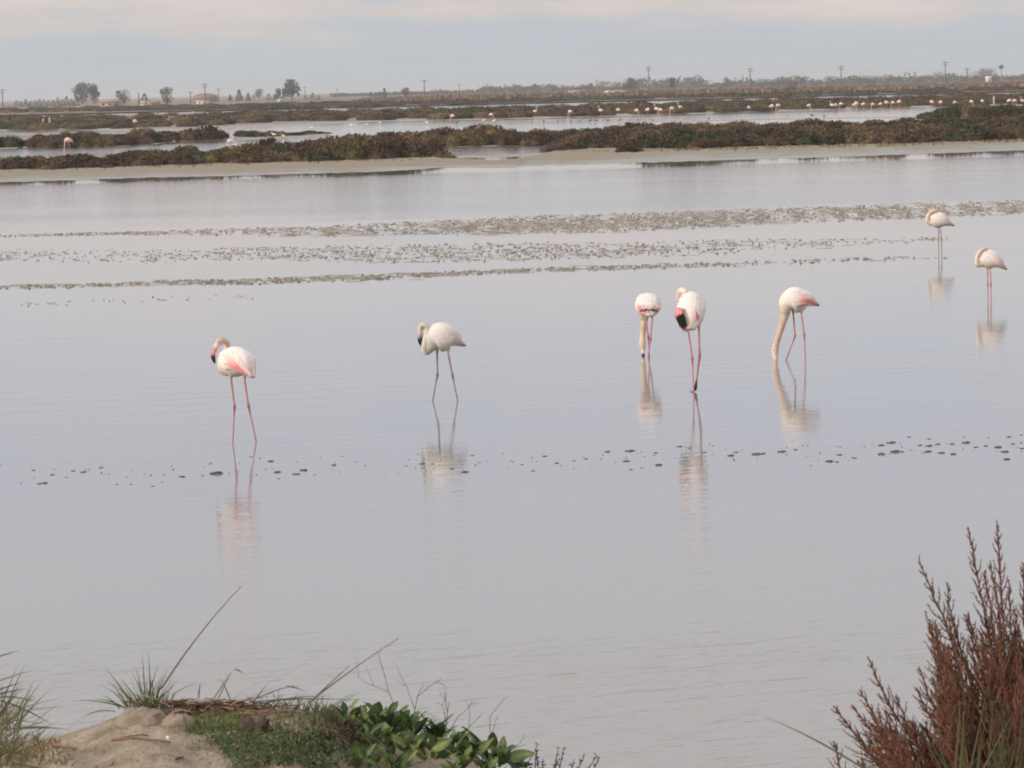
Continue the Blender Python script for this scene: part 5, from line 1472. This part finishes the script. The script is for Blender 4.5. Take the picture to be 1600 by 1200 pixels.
# left edge clump
bt = bank_hit(-5, 1180)
root = empty('grass_clump', bt, 'blurred tall grass clump cut off by the left edge of the photo', 'grass')
mb = MB(); sb = Sub(mb, bt)
for k in range(220):
    y0 = rng.uniform(1110, 1215); x0 = rng.uniform(-65, 26)
    a = rng.normal(0.75, 0.5); L = rng.uniform(35, 95)
    Yq = 6.7 + rng.uniform(-0.2, 0.2)
    c = [(0.14, 0.165, 0.075), (0.17, 0.155, 0.085), (0.21, 0.16, 0.095), (0.115, 0.145, 0.06), (0.13, 0.12, 0.06)][rng.integers(0, 5)]
    traced(sb, (x0, y0), (x0 + math.sin(a) * L, y0 - math.cos(a) * L * 0.9), 4, Yq, 0.003, c, 5)
for a, c, sg in (((-30, 1075), (55, 1046), 3), ((-20, 1085), (40, 1064), 2), ((-20, 1090), (42, 1076), 3), ((-30, 1036), (31, 1016), 2), ((-20, 1060), (20, 1031), 2), ((0, 1120), (58, 1090), 3), ((-10, 1090), (58, 1097), 8), ((50, 1132), (103, 1091), 2), ((0, 1095), (80, 1132), 9), ((10, 1140), (85, 1137), 5), ((20, 1140), (110, 1140), 6)):
    traced(sb, a, c, sg, 6.75, 0.0042, (0.11, 0.105, 0.065))
for k in range(230):
    x = rng.uniform(-40, 110) ; h = bank_hit(x, rng.uniform(1160, 1200))
    p0 = np.array([h.x, h.y, h.z - 0.004]); L = rng.uniform(0.02, 0.075) * (1.1 - (x + 40) / 170)
    e = p0 + np.array([rng.normal(0.2, 0.7), rng.normal(0, 0.5), 1]) * L
    ribbon(sb, bend_path(p0, e, 0.004, 4), 0.003, np.array([(0.23, 0.16, 0.07), (0.17, 0.12, 0.06), (0.14, 0.14, 0.055)][rng.integers(0, 3)]))
tag(mb.build('blades', M['grass'], root), kind='stuff')
# right edge grass in front of the shrub, with one long blade to the left
bt = P(1500, 1330, 5.9); 
root = empty('grass_clump', bt, 'soft green grass clump in front of the reddish shrub with one long blade reaching left', 'grass')
mb = MB(); sb = Sub(mb, bt)
for k in range(120):
    x0 = rng.uniform(1470, 1680); L = rng.uniform(60, 230); a = rng.normal(0.35, 0.42)
    traced(sb, (x0, rng.uniform(1260, 1340)), (x0 + math.sin(a) * L, 1290 - math.cos(a) * L), 5, 5.8 + rng.uniform(-0.2, 0.2), 0.0034, [(0.10, 0.12, 0.05), (0.15, 0.13, 0.07), (0.085, 0.11, 0.05)][rng.integers(0, 3)])
for a, c, sg in (((1370, 1215), (1193, 1119), 14), ((1510, 1230), (1545, 1068), 2), ((1520, 1235), (1585, 1110), 3), ((1490, 1230), (1500, 1110), 2), ((1540, 1220), (1620, 1120), 6)):
    traced(sb, a, c, sg, 5.9, 0.0036, (0.10, 0.115, 0.06) if a[0] < 1400 else (0.17, 0.14, 0.09))
tag(mb.build('blades', M['grass'], root), kind='stuff')

# sand clods on the hump
def clod(name, px, py, w, h, d, mat, label, cat='clod', seed=0, sink=0.35, rough=1.0):
    bt_ = bank_hit(px, py)
    mb_ = MB(); nu, nv = 18, 9
    th = np.arange(nu) * 2 * math.pi / nu
    v = []
    for k in range(nv + 1):
        ph = -0.4 + (math.pi / 2 + 0.4) * k / nv
        rr = math.cos(ph) if k < nv else 0.001
        x = np.cos(th) * rr; y = np.sin(th) * rr; z = np.full(nu, math.sin(ph))
        nz = 1 + rough * 0.16 * wav(x * 3 + seed, y * 3 + z * 2, 1.3, seed) + rough * 0.05 * wav(x * 9, y * 9 + z * 7, 1.3, seed + 4)
        v.append(np.stack([x * nz * w / 2, y * nz * d / 2, z * nz * h], 1))
    v = np.concatenate(v)
    i_ = np.arange(nv)[:, None] * nu; j_ = np.arange(nu)[None, :]
    mb_.add(v, np.stack([i_ + j_, i_ + (j_ + 1) % nu, i_ + nu + (j_ + 1) % nu, i_ + nu + j_], -1).reshape(-1, 4))
    return tag(mb_.build(name, M[mat], None, bt_ - Vector((0, 0, h * sink * 0.5)), True), label, cat)


clod('sand_clod', 222, 1128, 0.115, 0.032, 0.09, 'sand_clod', 'larger smooth pale sand clod under the spiky grass tuft', seed=1)
clod('sand_clod', 272, 1133, 0.085, 0.024, 0.07, 'sand_clod', 'smaller pale sand clod right of the larger one under the grass tuft', seed=5)
clod('soil_clod', 398, 1147, 0.075, 0.034, 0.06, 'soil', 'crumbly dark soil clod beside the bright green grass tuft', seed=9, rough=2.2)
clod('pebble', 262, 1156, 0.0085, 0.007, 0.008, 'shell', 'tiny white pebble lying on the sand', 'pebble', seed=3)
for a, c, r, lab in (((175, 1160), (266, 1163), 0.0028, 'long thin reddish stick lying on the sand below the white pebble'), ((176, 1157), (232, 1152), 0.002, 'shorter thin stick lying just above the long one on the sand'), ((82, 1168), (116, 1174), 0.004, 'thick pinkish stick lying on the sand near the left grass clump'), ((275, 1188), (288, 1187), 0.0022, 'tiny dark twig on the bare sand below the ground cover')):
    h0, h1 = bank_hit(*a), bank_hit(*c)
    mb = MB(); pts = [np.array(h0[:]) + (np.array(h1[:]) - np.array(h0[:])) * t + np.array([0, rng.normal(0, .002), r]) for t in np.linspace(0, 1, 6)]
    for p_ in pts: p_[2] = max(float(bankz(p_[0], p_[1])) + r, p_[2])
    tube(mb, np.array(pts) - np.array(h0[:]), np.linspace(r, r * 0.6, 6), (0.24, 0.15, 0.10) if r > 0.0023 else (0.10, 0.07, 0.05), 6)
    tag(mb.build('stick', M['twig'], None, h0), lab, 'stick')

# low ground cover of tiny leaves
mb = MB()
regs = [((320, 520), (1152, 1205), 2300), ((430, 560), (1118, 1200), 1500), ((305, 360), (1165, 1185), 160)]
for (xa, xb), (ya, yb), nn in regs:
    q = 0
    while q < nn:
        x = rng.uniform(xa, xb); y = rng.uniform(ya, yb); q += 1
        if wav(x, y, 0.05, 31) + rng.normal(0, 0.4) < -0.15 + max(0, (360 - x) / 60): continue
        h = bank_hit(x, y)
        nl = 3
        base = np.tile(np.array(h[:]), (nl, 1)) + rng.normal(0, 0.004, (nl, 3)); base[:, 2] = h.z + rng.uniform(-0.002, 0.014, nl)
        dv = norm_rows(rng.normal(0, 1, (nl, 3)) + np.array([0, -0.2, 0.7])) * rng.uniform(0.004, 0.010, (nl, 1))
        cc = np.array([(0.07, 0.12, 0.045), (0.095, 0.14, 0.06), (0.13, 0.155, 0.075), (0.15, 0.125, 0.075)][rng.integers(0, 4)])
        blades(mb, base, dv, dv[:, 0] * 0 + rng.uniform(0.0025, 0.006, nl), cc * rng.uniform(0.8, 1.3))
tag(mb.build('ground_cover', M['cover']), 'low mat of tiny green leaved plants on the sand left of the big leafy plants', 'ground cover', kind='stuff')
# short grass on the bank behind the ground cover
mb = MB()
for k in range(520):
    x = rng.uniform(425, 530); y = rng.uniform(1110, 1142)
    if wav(x, y, 0.06, 14) + rng.normal(0, 0.4) < -0.2: continue
    h = bank_hit(x, y)
    p0 = np.array([h.x, h.y, h.z - 0.003]); L = rng.uniform(0.01, 0.032)
    e = p0 + np.array([rng.normal(0.1, 0.5), rng.normal(0, 0.4), 1]) * L
    ribbon(mb, bend_path(p0, e, 0.002, 4), 0.0024, np.array([(0.11, 0.15, 0.05), (0.14, 0.16, 0.065), (0.19, 0.16, 0.08), (0.12, 0.10, 0.06)][rng.integers(0, 4)]))
tag(mb.build('short_grass', M['grass']), 'patch of short yellowish green grass behind the mat of tiny plants', 'grass', kind='stuff')
mb = MB()
for k in range(420):
    x = rng.uniform(290, 520); y = rng.uniform(1122, 1165)
    if wav(x, y, 0.045, 19) + rng.normal(0, 0.4) < 0.25: continue
    h = bank_hit(x, y)
    for q in range(3):
        p0 = np.array([h.x + rng.normal(0, .006), h.y + rng.normal(0, .006), h.z - 0.003]); L = rng.uniform(0.008, 0.026)
        e = p0 + np.array([rng.normal(0, 0.6), rng.normal(0, 0.4), 1]) * L
        ribbon(mb, bend_path(p0, e, 0.002, 4), 0.0022, np.array([(0.10, 0.15, 0.045), (0.13, 0.16, 0.06), (0.17, 0.16, 0.08)][rng.integers(0, 3)]))
tag(mb.build('short_grass', M['grass']), 'thin scattered green grass on the sand around the dark soil clod', 'grass', kind='stuff')
# dead brown litter under the leafy plants
mb = MB()
for k in range(700):
    x = rng.normal(555, 32); y = rng.uniform(1122, 1172)
    h = bank_hit(x, y)
    p0 = np.array([h.x, h.y, h.z + rng.uniform(0, 0.02)])
    d = norm_rows(rng.normal(0, 1, (1, 3)))[0] * rng.uniform(0.01, 0.035)
    ribbon(mb, bend_path(p0, p0 + d, 0.004, 4), 0.004, np.array([(0.10, 0.07, 0.05), (0.07, 0.05, 0.04), (0.15, 0.11, 0.075)][rng.integers(0, 3)]), tip=0.4)
tag(mb.build('leaf_litter', M['straw']), 'dark tangle of dead leaves and stems below the left leafy plant', 'leaf litter', kind='stuff')

mb = MB()
for k in range(260):
    x = rng.uniform(40, 330); y = rng.uniform(1135, 1202)
    h = bank_hit(x, y)
    L = rng.uniform(0.004, 0.022) * (1 if rng.random() < 0.25 else 0.45); a = rng.uniform(0, 6.28)
    p0 = np.array([h.x, h.y, h.z + 0.0015]); p1 = p0 + np.array([math.cos(a), math.sin(a), 0]) * L
    p1[2] = float(bankz(p1[0], p1[1])) + 0.002
    ribbon(mb, bend_path(p0, p1, 0.001, 4), rng.uniform(0.001, 0.003), np.array([(0.11, 0.08, 0.06), (0.24, 0.17, 0.11), (0.16, 0.11, 0.08), (0.34, 0.28, 0.21)][rng.integers(0, 4)]), side=np.array([0.3, 1, 0.1]), tip=0.6)
tag(mb.build('sand_litter', M['straw']), 'scattered bits of dry stem and debris lying on the bare sand', 'litter', kind='stuff')
# ---- leafy beach plants, leaf by leaf
def leaf_mesh(k):
    n_, m_ = 9, 4
    vs = []; cs = []
    bendk = rng.uniform(0.10, 0.7); wv = rng.uniform(0.02, 0.06); fold = rng.uniform(0.1, 0.3); ph = rng.uniform(0, 6)
    for q in range(n_):
        t = q / (n_ - 1)
        wq = 0.03 if t < 0.16 else 0.185 * math.sin(math.pi * ((t - 0.14) / 0.86) ** 0.75) ** 0.8 + 0.012
        if q == n_ - 1: wq = 0.01
        zc = -bendk * t * t * 0.6
        yc = t * (1 - bendk * 0.25 * t)
        for p_ in range(-2, 3):
            f_ = p_ / 2
            z = zc + fold * abs(f_) * wq + wv * math.sin(7 * t + ph + (2 if f_ > 0 else 0)) * abs(f_)
            vs.append((f_ * wq, yc, z)); cs.append((0.85, 0.85, 0.85) if p_ else (1.5, 1.35, 1.5))
    fs = []
    for q in range(n_ - 1):
        for p_ in range(4):
            a = q * 5 + p_
            fs.append((a, a + 1, a + 6, a + 5))
    mb_ = MB(); mb_.add(np.array(vs), np.array(fs), np.array(cs))
    return mb_.mesh('leaf', M['leaf'], True)


LM = [leaf_mesh(k) for k in range(7)]
M['leaf_yellow'] = material('leaf_yellow', (0.24, 0.22, 0.085), 0.55, 0.25, 60.0, 0.002, 90.0, use_col=True, trans=0.15)


def leaf(parent, base, tip, wid=1.0, roll=0.0, yellow=False):
    """a leaf from base to tip (world)"""
    d = Vector(tip) - Vector(base); L = d.length
    q = d.normalized().to_track_quat('Y', 'Z')
    o = link('leaf', LM[rng.integers(0, 7)], parent)
    o.rotation_mode = 'QUATERNION'
    from mathutils import Quaternion
    o.rotation_quaternion = q @ Quaternion((0, 1, 0), roll)
    o.location = Vector(base) - parent.location
    o.scale = (L * wid, L, L)
    if yellow:
        o.material_slots[0].link = 'OBJECT'; o.material_slots[0].material = M['leaf_yellow']; o['label'] = 'yellowing leaf'
    return o


def rosette(root, px, py, n, Lpx, Y, up=0.8, spread=1.0):
    base = P(px, py, Y)
    if float(bankz(base.x, base.y)) > base.z - 0.004:
        base = bank_hit(px, py) + Vector((0, 0, 0.004))
    for k in range(int(n * 1.25)):
        a = k * 2.4 + rng.uniform(-0.4, 0.4); L = rng.uniform(*Lpx) / ppm(Y)
        u = up * rng.uniform(0.35, 1.25)
        d = Vector((math.cos(a) * spread, math.sin(a) * spread * 0.8 + 0.25, u)).normalized()
        b0_ = base + Vector((rng.normal(0, .010), rng.normal(0, .010), rng.uniform(-.01, .014)))
        leaf(root, b0_, b0_ + d * L * rng.uniform(.75, 1.1), rng.uniform(0.6, 1.15), rng.normal(0, 0.7), rng.random() < 0.05)


PL = [((555, 1128), 'small leafy plant with a pale upright leaf, leftmost of the leafy plants'),
      ((635, 1170), 'broad dense leafy green plant in the middle of the leafy plants'),
      ((770, 1192), 'leafy green plant with one tall curved leaf, rightmost of the leafy plants')]
roots = []
for (x, y), lab in PL:
    h = bank_hit(x, y)
    roots.append(empty('leafy_plant', h, lab, 'plant'))
YL = 7.05
for bx, by, tx, ty, wd, r_, pi_ in ((540, 1122, 517, 1096, 1.3, 0.3, 0), (545, 1118, 558, 1088, 1.2, 0.2, 0), (548, 1118, 566, 1112, 1.2, -0.4, 0), (541, 1118, 536, 1094, 1.1, -0.3, 0), (585, 1136, 588, 1087, 1.1, 0.1, 0), (583, 1136, 575, 1110, 0.9, 0.5, 0), (575, 1140, 556, 1118, 1.2, -0.4, 0), (566, 1116, 572, 1099, 0.9, 0.3, 0),
                                    (600, 1140, 612, 1109, 1.5, -0.2, 1), (604, 1142, 630, 1112, 1.3, 0.4, 1), (640, 1150, 646, 1116, 1.1, 0.2, 1), (630, 1162, 622, 1128, 1.2, 0.3, 1), (650, 1150, 662, 1122, 1.2, -0.3, 1), (655, 1150, 692, 1130, 1.3, 0.3, 1), (690, 1160, 706, 1150, 1.2, 0, 1), (570, 1190, 562, 1160, 0.9, 0.3, 1), (610, 1192, 612, 1152, 1.0, 0.1, 1), (500, 1215, 498, 1180, 1.0, 0.2, 1), (520, 1215, 505, 1188, 1.0, 0.2, 1),
                                    (751, 1172, 727, 1126, 1.0, 0.5, 2), (752, 1172, 728, 1127, 0.7, -0.3, 2), (770, 1180, 769, 1138, 0.9, 0.1, 2), (785, 1180, 785, 1145, 0.9, -0.2, 2), (790, 1190, 836, 1168, 1.5, 0.5, 2), (800, 1200, 835, 1190, 1.2, 0.3, 2), (780, 1195, 800, 1160, 1.0, 0.5, 2), (760, 1190, 742, 1168, 1.2, 0.4, 2), (720, 1190, 716, 1160, 1.0, 0.2, 2)):
    y0 = YL + rng.uniform(-0.06, 0.04)
    leaf(roots[pi_], P(bx, by, y0), P(tx, ty, y0 + rng.uniform(-0.02, 0.02)), wd * 1.05, r_)
for (px, py, n_, Lp, Yq, pi_) in ((545, 1126, 8, (25, 40), 7.06, 0), (585, 1134, 12, (28, 46), 7.02, 0), (568, 1150, 8, (22, 38), 6.98, 0), (612, 1142, 16, (32, 52), 7.0, 1), (645, 1150, 18, (34, 56), 6.98, 1), (680, 1158, 16, (30, 50), 7.0, 1), (600, 1168, 16, (32, 52), 6.92, 1), (640, 1176, 18, (32, 54), 6.88, 1),
                                  (672, 1184, 16, (30, 50), 6.86, 1), (575, 1194, 10, (28, 44), 6.86, 1), (620, 1204, 16, (30, 50), 6.8, 1), (700, 1176, 16, (30, 48), 6.93, 2), (735, 1186, 16, (30, 48), 6.93, 2), (715, 1206, 14, (30, 46), 6.82, 2), (775, 1194, 18, (32, 50), 6.95, 2), (760, 1208, 12, (28, 46), 6.85, 2), (812, 1206, 8, (26, 40), 7.0, 2), (530, 1205, 6, (20, 34), 6.85, 1)):
    rosette(roots[pi_], px, py, n_, Lp, Yq, 1.25)

# ---- fine dry twigs
def twig_rec(mb_, p, d, L, r, depth, col, o):
    n_ = 4; pts = [np.array(p)]
    dd = np.array(d, float)
    for q in range(n_):
        dd = dd + rng.normal(0, 0.14, 3); dd /= np.linalg.norm(dd)
        pts.append(pts[-1] + dd * L / n_)
    tube(mb_, np.array(pts) - o, np.linspace(r, r * 0.6, n_ + 1), col, 4)
    if depth > 0:
        for q in range(rng.integers(2, 4)):
            k = rng.integers(1, n_ + 1)
            nd = dd + rng.normal(0, 0.65, 3) + np.array([0, 0, 0.15]); nd /= np.linalg.norm(nd)
            twig_rec(mb_, pts[k], nd, L * rng.uniform(0.4, 0.7), r * 0.65, depth - 1, col, o)


for (bx, by), tips, lab in (((640, 1150), [((622, 1045), 2), ((650, 1062), 2)], 'fine leafless twig plant rising behind the middle leafy plant'), ((690, 1160), [((664, 1100), 2), ((692, 1092), 2), ((722, 1115), 2), ((735, 1130), 2), ((708, 1108), 2)], 'tangled pinkish dry twigs behind the right leafy plant'), ((770, 1190), [((762, 1115), 1), ((812, 1160), 1)], 'thin dry twigs sticking up among the rightmost leafy plant')):
    b0 = P(bx, by, 7.15); root = empty('twig_plant', b0, lab, 'dry plant')
    for (tx, ty), dp in tips:
        mb = MB(); e = P(tx, ty, 7.15); d = np.array((e - b0)[:]); L = np.linalg.norm(d)
        twig_rec(mb, np.array(b0[:]), d / L, L * 0.95, 0.0011, dp, (0.15, 0.10, 0.09), np.array(b0[:]))
        mb.build('stem', M['twig'], root)
b0 = P(880, 1235, 7.1); root = empty('twig_plant', b0, 'thin dark seed stems at the bottom edge right of the leafy plants', 'dry plant')
for bx, tx, ty in ((845, 838, 1180), (850, 848, 1186), (862, 872, 1172), (870, 880, 1172), (868, 868, 1188), (895, 912, 1182), (905, 932, 1182), (918, 936, 1186), (890, 896, 1190), (835, 838, 1165)):
    mb = MB(); p0 = np.array(P(bx, 1225, 7.1)[:]); p1 = np.array(P(tx, ty, 7.1)[:])
    path = bend_path(p0, p1, 0.004, 7)
    tube(mb, path - np.array(b0[:]), np.linspace(0.0016, 0.0009, 7), (0.11, 0.075, 0.06), 5)
    k = 14; ii = rng.integers(2, 7, k)
    blades(mb, path[ii] - np.array(b0[:]) + rng.normal(0, 0.001, (k, 3)), norm_rows(rng.normal(0, 1, (k, 3)) + np.array([0, 0, 0.6])) * 0.009, np.full(k, 0.0035), (0.12, 0.08, 0.06))
    mb.build('stem', M['twig'], root)

# ---- reddish seablite shrub at the right
YS = 6.3
rootp = P(1570, 1400, YS)
shrub = empty('saltmarsh_shrub', rootp, 'large reddish brown feathery shrub filling the lower right corner in the foreground', 'shrub')
RO = np.array(rootp[:])
REDS = [(0.19, 0.072, 0.048), (0.15, 0.060, 0.042), (0.225, 0.095, 0.064), (0.135, 0.10, 0.054), (0.17, 0.065, 0.046)]
OLV = [(0.13, 0.11, 0.055), (0.15, 0.115, 0.06), (0.11, 0.11, 0.05)]


def fleshy(mb_, base, dv, wid, col):
    """small fleshy leaves: 4 sided spindles"""
    n_ = len(base)
    ax = norm_rows(dv); s1_ = norm_rows(np.cross(ax, rng.normal(size=(n_, 3)))); s2_ = np.cross(ax, s1_)
    m_ = base + dv * 0.45; w_ = np.asarray(wid).reshape(-1, 1)
    v = np.stack([base, m_ + s1_ * w_, m_ + s2_ * w_, m_ - s1_ * w_, m_ - s2_ * w_, base + dv], 1).reshape(-1, 3)
    f0 = np.array([(0, 2, 1), (0, 3, 2), (0, 4, 3), (0, 1, 4), (5, 1, 2), (5, 2, 3), (5, 3, 4), (5, 4, 1)])
    f = (f0[None] + (np.arange(n_) * 6)[:, None, None]).reshape(-1, 3)
    c = np.repeat(np.broadcast_to(np.asarray(col).reshape(-1, 3), (n_, 3)), 6, axis=0)
    mb_.add(v, f, c)


def sprig(mb_, path, r0, pal, side_len, dens=1.0):
    """a stem with side twigs pointing up along it, all set with fleshy leaves"""
    n_ = len(path)
    seglen = np.linalg.norm(np.diff(path, axis=0), axis=1); Ltot = seglen.sum()
    tube(mb_, path - RO, np.linspace(r0, r0 * 0.35, n_), (0.11, 0.06, 0.05), 5)
    T = norm_rows(np.gradient(path, axis=0))
    cs = np.concatenate([[0], np.cumsum(seglen)]) / Ltot

    def at(t):
        return np.array([np.interp(t, cs, path[:, q]) for q in range(3)]), np.array([np.interp(t, cs, T[:, q]) for q in range(3)])
    B = []; Dv = []
    nt_ = int(Ltot / 0.0085 * dens)
    for k in range(nt_):
        t = 0.10 + 0.88 * (k + rng.random()) / nt_
        p, tt = at(t)
        a = k * 2.4 + rng.uniform(-.5, .5)
        s_ = np.cross(tt, [0.3, 1, 0.1]); s_ /= np.linalg.norm(s_); u_ = np.cross(tt, s_)
        rad = math.cos(a) * s_ + math.sin(a) * u_
        d = tt * 0.85 + rad * 0.60; d /= np.linalg.norm(d)
        L = side_len * min(1.0, 0.16 + 3.2 * (1 - t)) * rng.uniform(0.45, 1.1)
        q_ = np.array([p, p + d * L * 0.5, p + d * L * 0.75 + tt * L * 0.28])
        col_ = np.array(pal[rng.integers(0, len(pal))]) * rng.uniform(0.8, 1.15)
        tube(mb_, q_ - RO, [0.0010, 0.0013, 0.0005], col_, 4)
        m_ = max(2, int(L / 0.0078))
        for w in range(m_):
            f_ = (w + 0.5) / m_
            B.append(p * (1 - f_) + q_[2] * f_ - RO); Dv.append((d * 0.9 + rng.normal(0, 0.34, 3)) * rng.uniform(0.004, 0.0075))
    m_ = int(Ltot * 0.9 / 0.004)
    for w in range(m_):
        p, tt = at(0.1 + 0.9 * (w + rng.random()) / m_)
        B.append(p - RO); Dv.append((tt * 0.8 + rng.normal(0, 0.4, 3)) * rng.uniform(0.004, 0.008))
    B = np.array(B); Dv = np.array(Dv)
    c = np.array(pal)[rng.integers(0, len(pal), len(B))] * rng.uniform(0.75, 1.25, (len(B), 1))
    fleshy(mb_, B, Dv, rng.uniform(0.0008, 0.0014, len(B)), c)


TIPS = [(1303, 1103, 1440, 1260, 'r'), (1331, 1101, 1450, 1240, 'r'), (1355, 1026, 1450, 1200, 'r'), (1343, 1077, 1430, 1215, 'r'), (1302, 1158, 1350, 1280, 'r'), (1436, 1043, 1500, 1180, 'r'), (1432, 1074, 1500, 1190, 'r'), (1436, 871, 1560, 1150, 'o'), (1447, 955, 1520, 1130, 'r'), (1479, 911, 1530, 1120, 'o'),
        (1512, 823, 1560, 1100, 'r'), (1557, 812, 1570, 1100, 'r'), (1538, 892, 1565, 1120, 'r'), (1547, 876, 1575, 1100, 'o'), (1597, 879, 1600, 1100, 'r'), (1584, 946, 1590, 1140, 'r'), (1506, 960, 1560, 1150, 'r'), (1400, 1085, 1470, 1230, 'r'), (1420, 1125, 1500, 1230, 'r'), (1382, 1110, 1440, 1240, 'r'), (1575, 905, 1580, 1100, 'o'),
        (1625, 900, 1620, 1100, 'r'), (1660, 940, 1640, 1120, 'r'), (1530, 985, 1560, 1150, 'r'), (1560, 1000, 1580, 1180, 'r'), (1490, 1040, 1540, 1190, 'r')]
for k in range(85):
    TIPS.append((rng.uniform(1450, 1660), rng.uniform(940, 1150), None, None, 'r' if rng.random() < 0.8 else 'o'))
for k in range(20):
    TIPS.append((rng.uniform(1320, 1470), rng.uniform(1125, 1195), None, None, 'r' if rng.random() < 0.85 else 'o'))
for k in range(22):
    TIPS.append((rng.uniform(1360, 1500), rng.uniform(1110, 1190), None, None, 'r'))
for q, (tx, ty, mx_, my_, kd) in enumerate(TIPS):
    Yt = YS + rng.uniform(-0.25, 0.25) if q >= 26 else YS + rng.uniform(-0.1, 0.1)
    tip = np.array(P(tx, ty, Yt)[:])
    if mx_ is None:
        mx_ = lerp(tx, 1570, 0.42) + rng.uniform(-10, 10); my_ = ty + rng.uniform(120, 190)
    b_ = np.array(P(lerp(1570, mx_, 0.45), 1400, lerp(YS, Yt, 0.5))[:])
    m_ = np.array(P(mx_, my_, lerp(YS, Yt, 0.8))[:])
    path = catmull([b_, m_, m_ * 0.45 + tip * 0.55 + np.array([(-0.006 if tx < 1500 else 0.004), 0, -0.002]), tip], 7)
    path[1:-1] += rng.normal(0, 0.0011, (len(path) - 2, 3))
    mb = MB()
    sprig(mb, path, 0.0032, REDS if kd == 'r' else OLV + REDS[:1], 0.058 if q < 26 else 0.066, 1.0)
    mb.build('branch', M['twig'], shrub)

# ------------------------------------------------------------------ haze
HAZE = 0.00015
if HAZE > 0:
    mh = bpy.data.materials.new('haze'); mh.use_nodes = True
    nn_ = mh.node_tree.nodes; nn_.clear()
    ho = nn_.new('ShaderNodeOutputMaterial'); pv = nn_.new('ShaderNodeVolumePrincipled')
    pv.inputs['Color'].default_value = (0.96, 0.97, 1.0, 1); pv.inputs['Density'].default_value = HAZE; pv.inputs['Anisotropy'].default_value = 0.2
    mh.node_tree.links.new(pv.outputs[0], ho.inputs['Volume'])
    mb = MB(); box(mb, (0, 14900, 8.5), (28600, 31000, 21.0))
    o = mb.build('haze', mh); tag(o, kind='stuff')
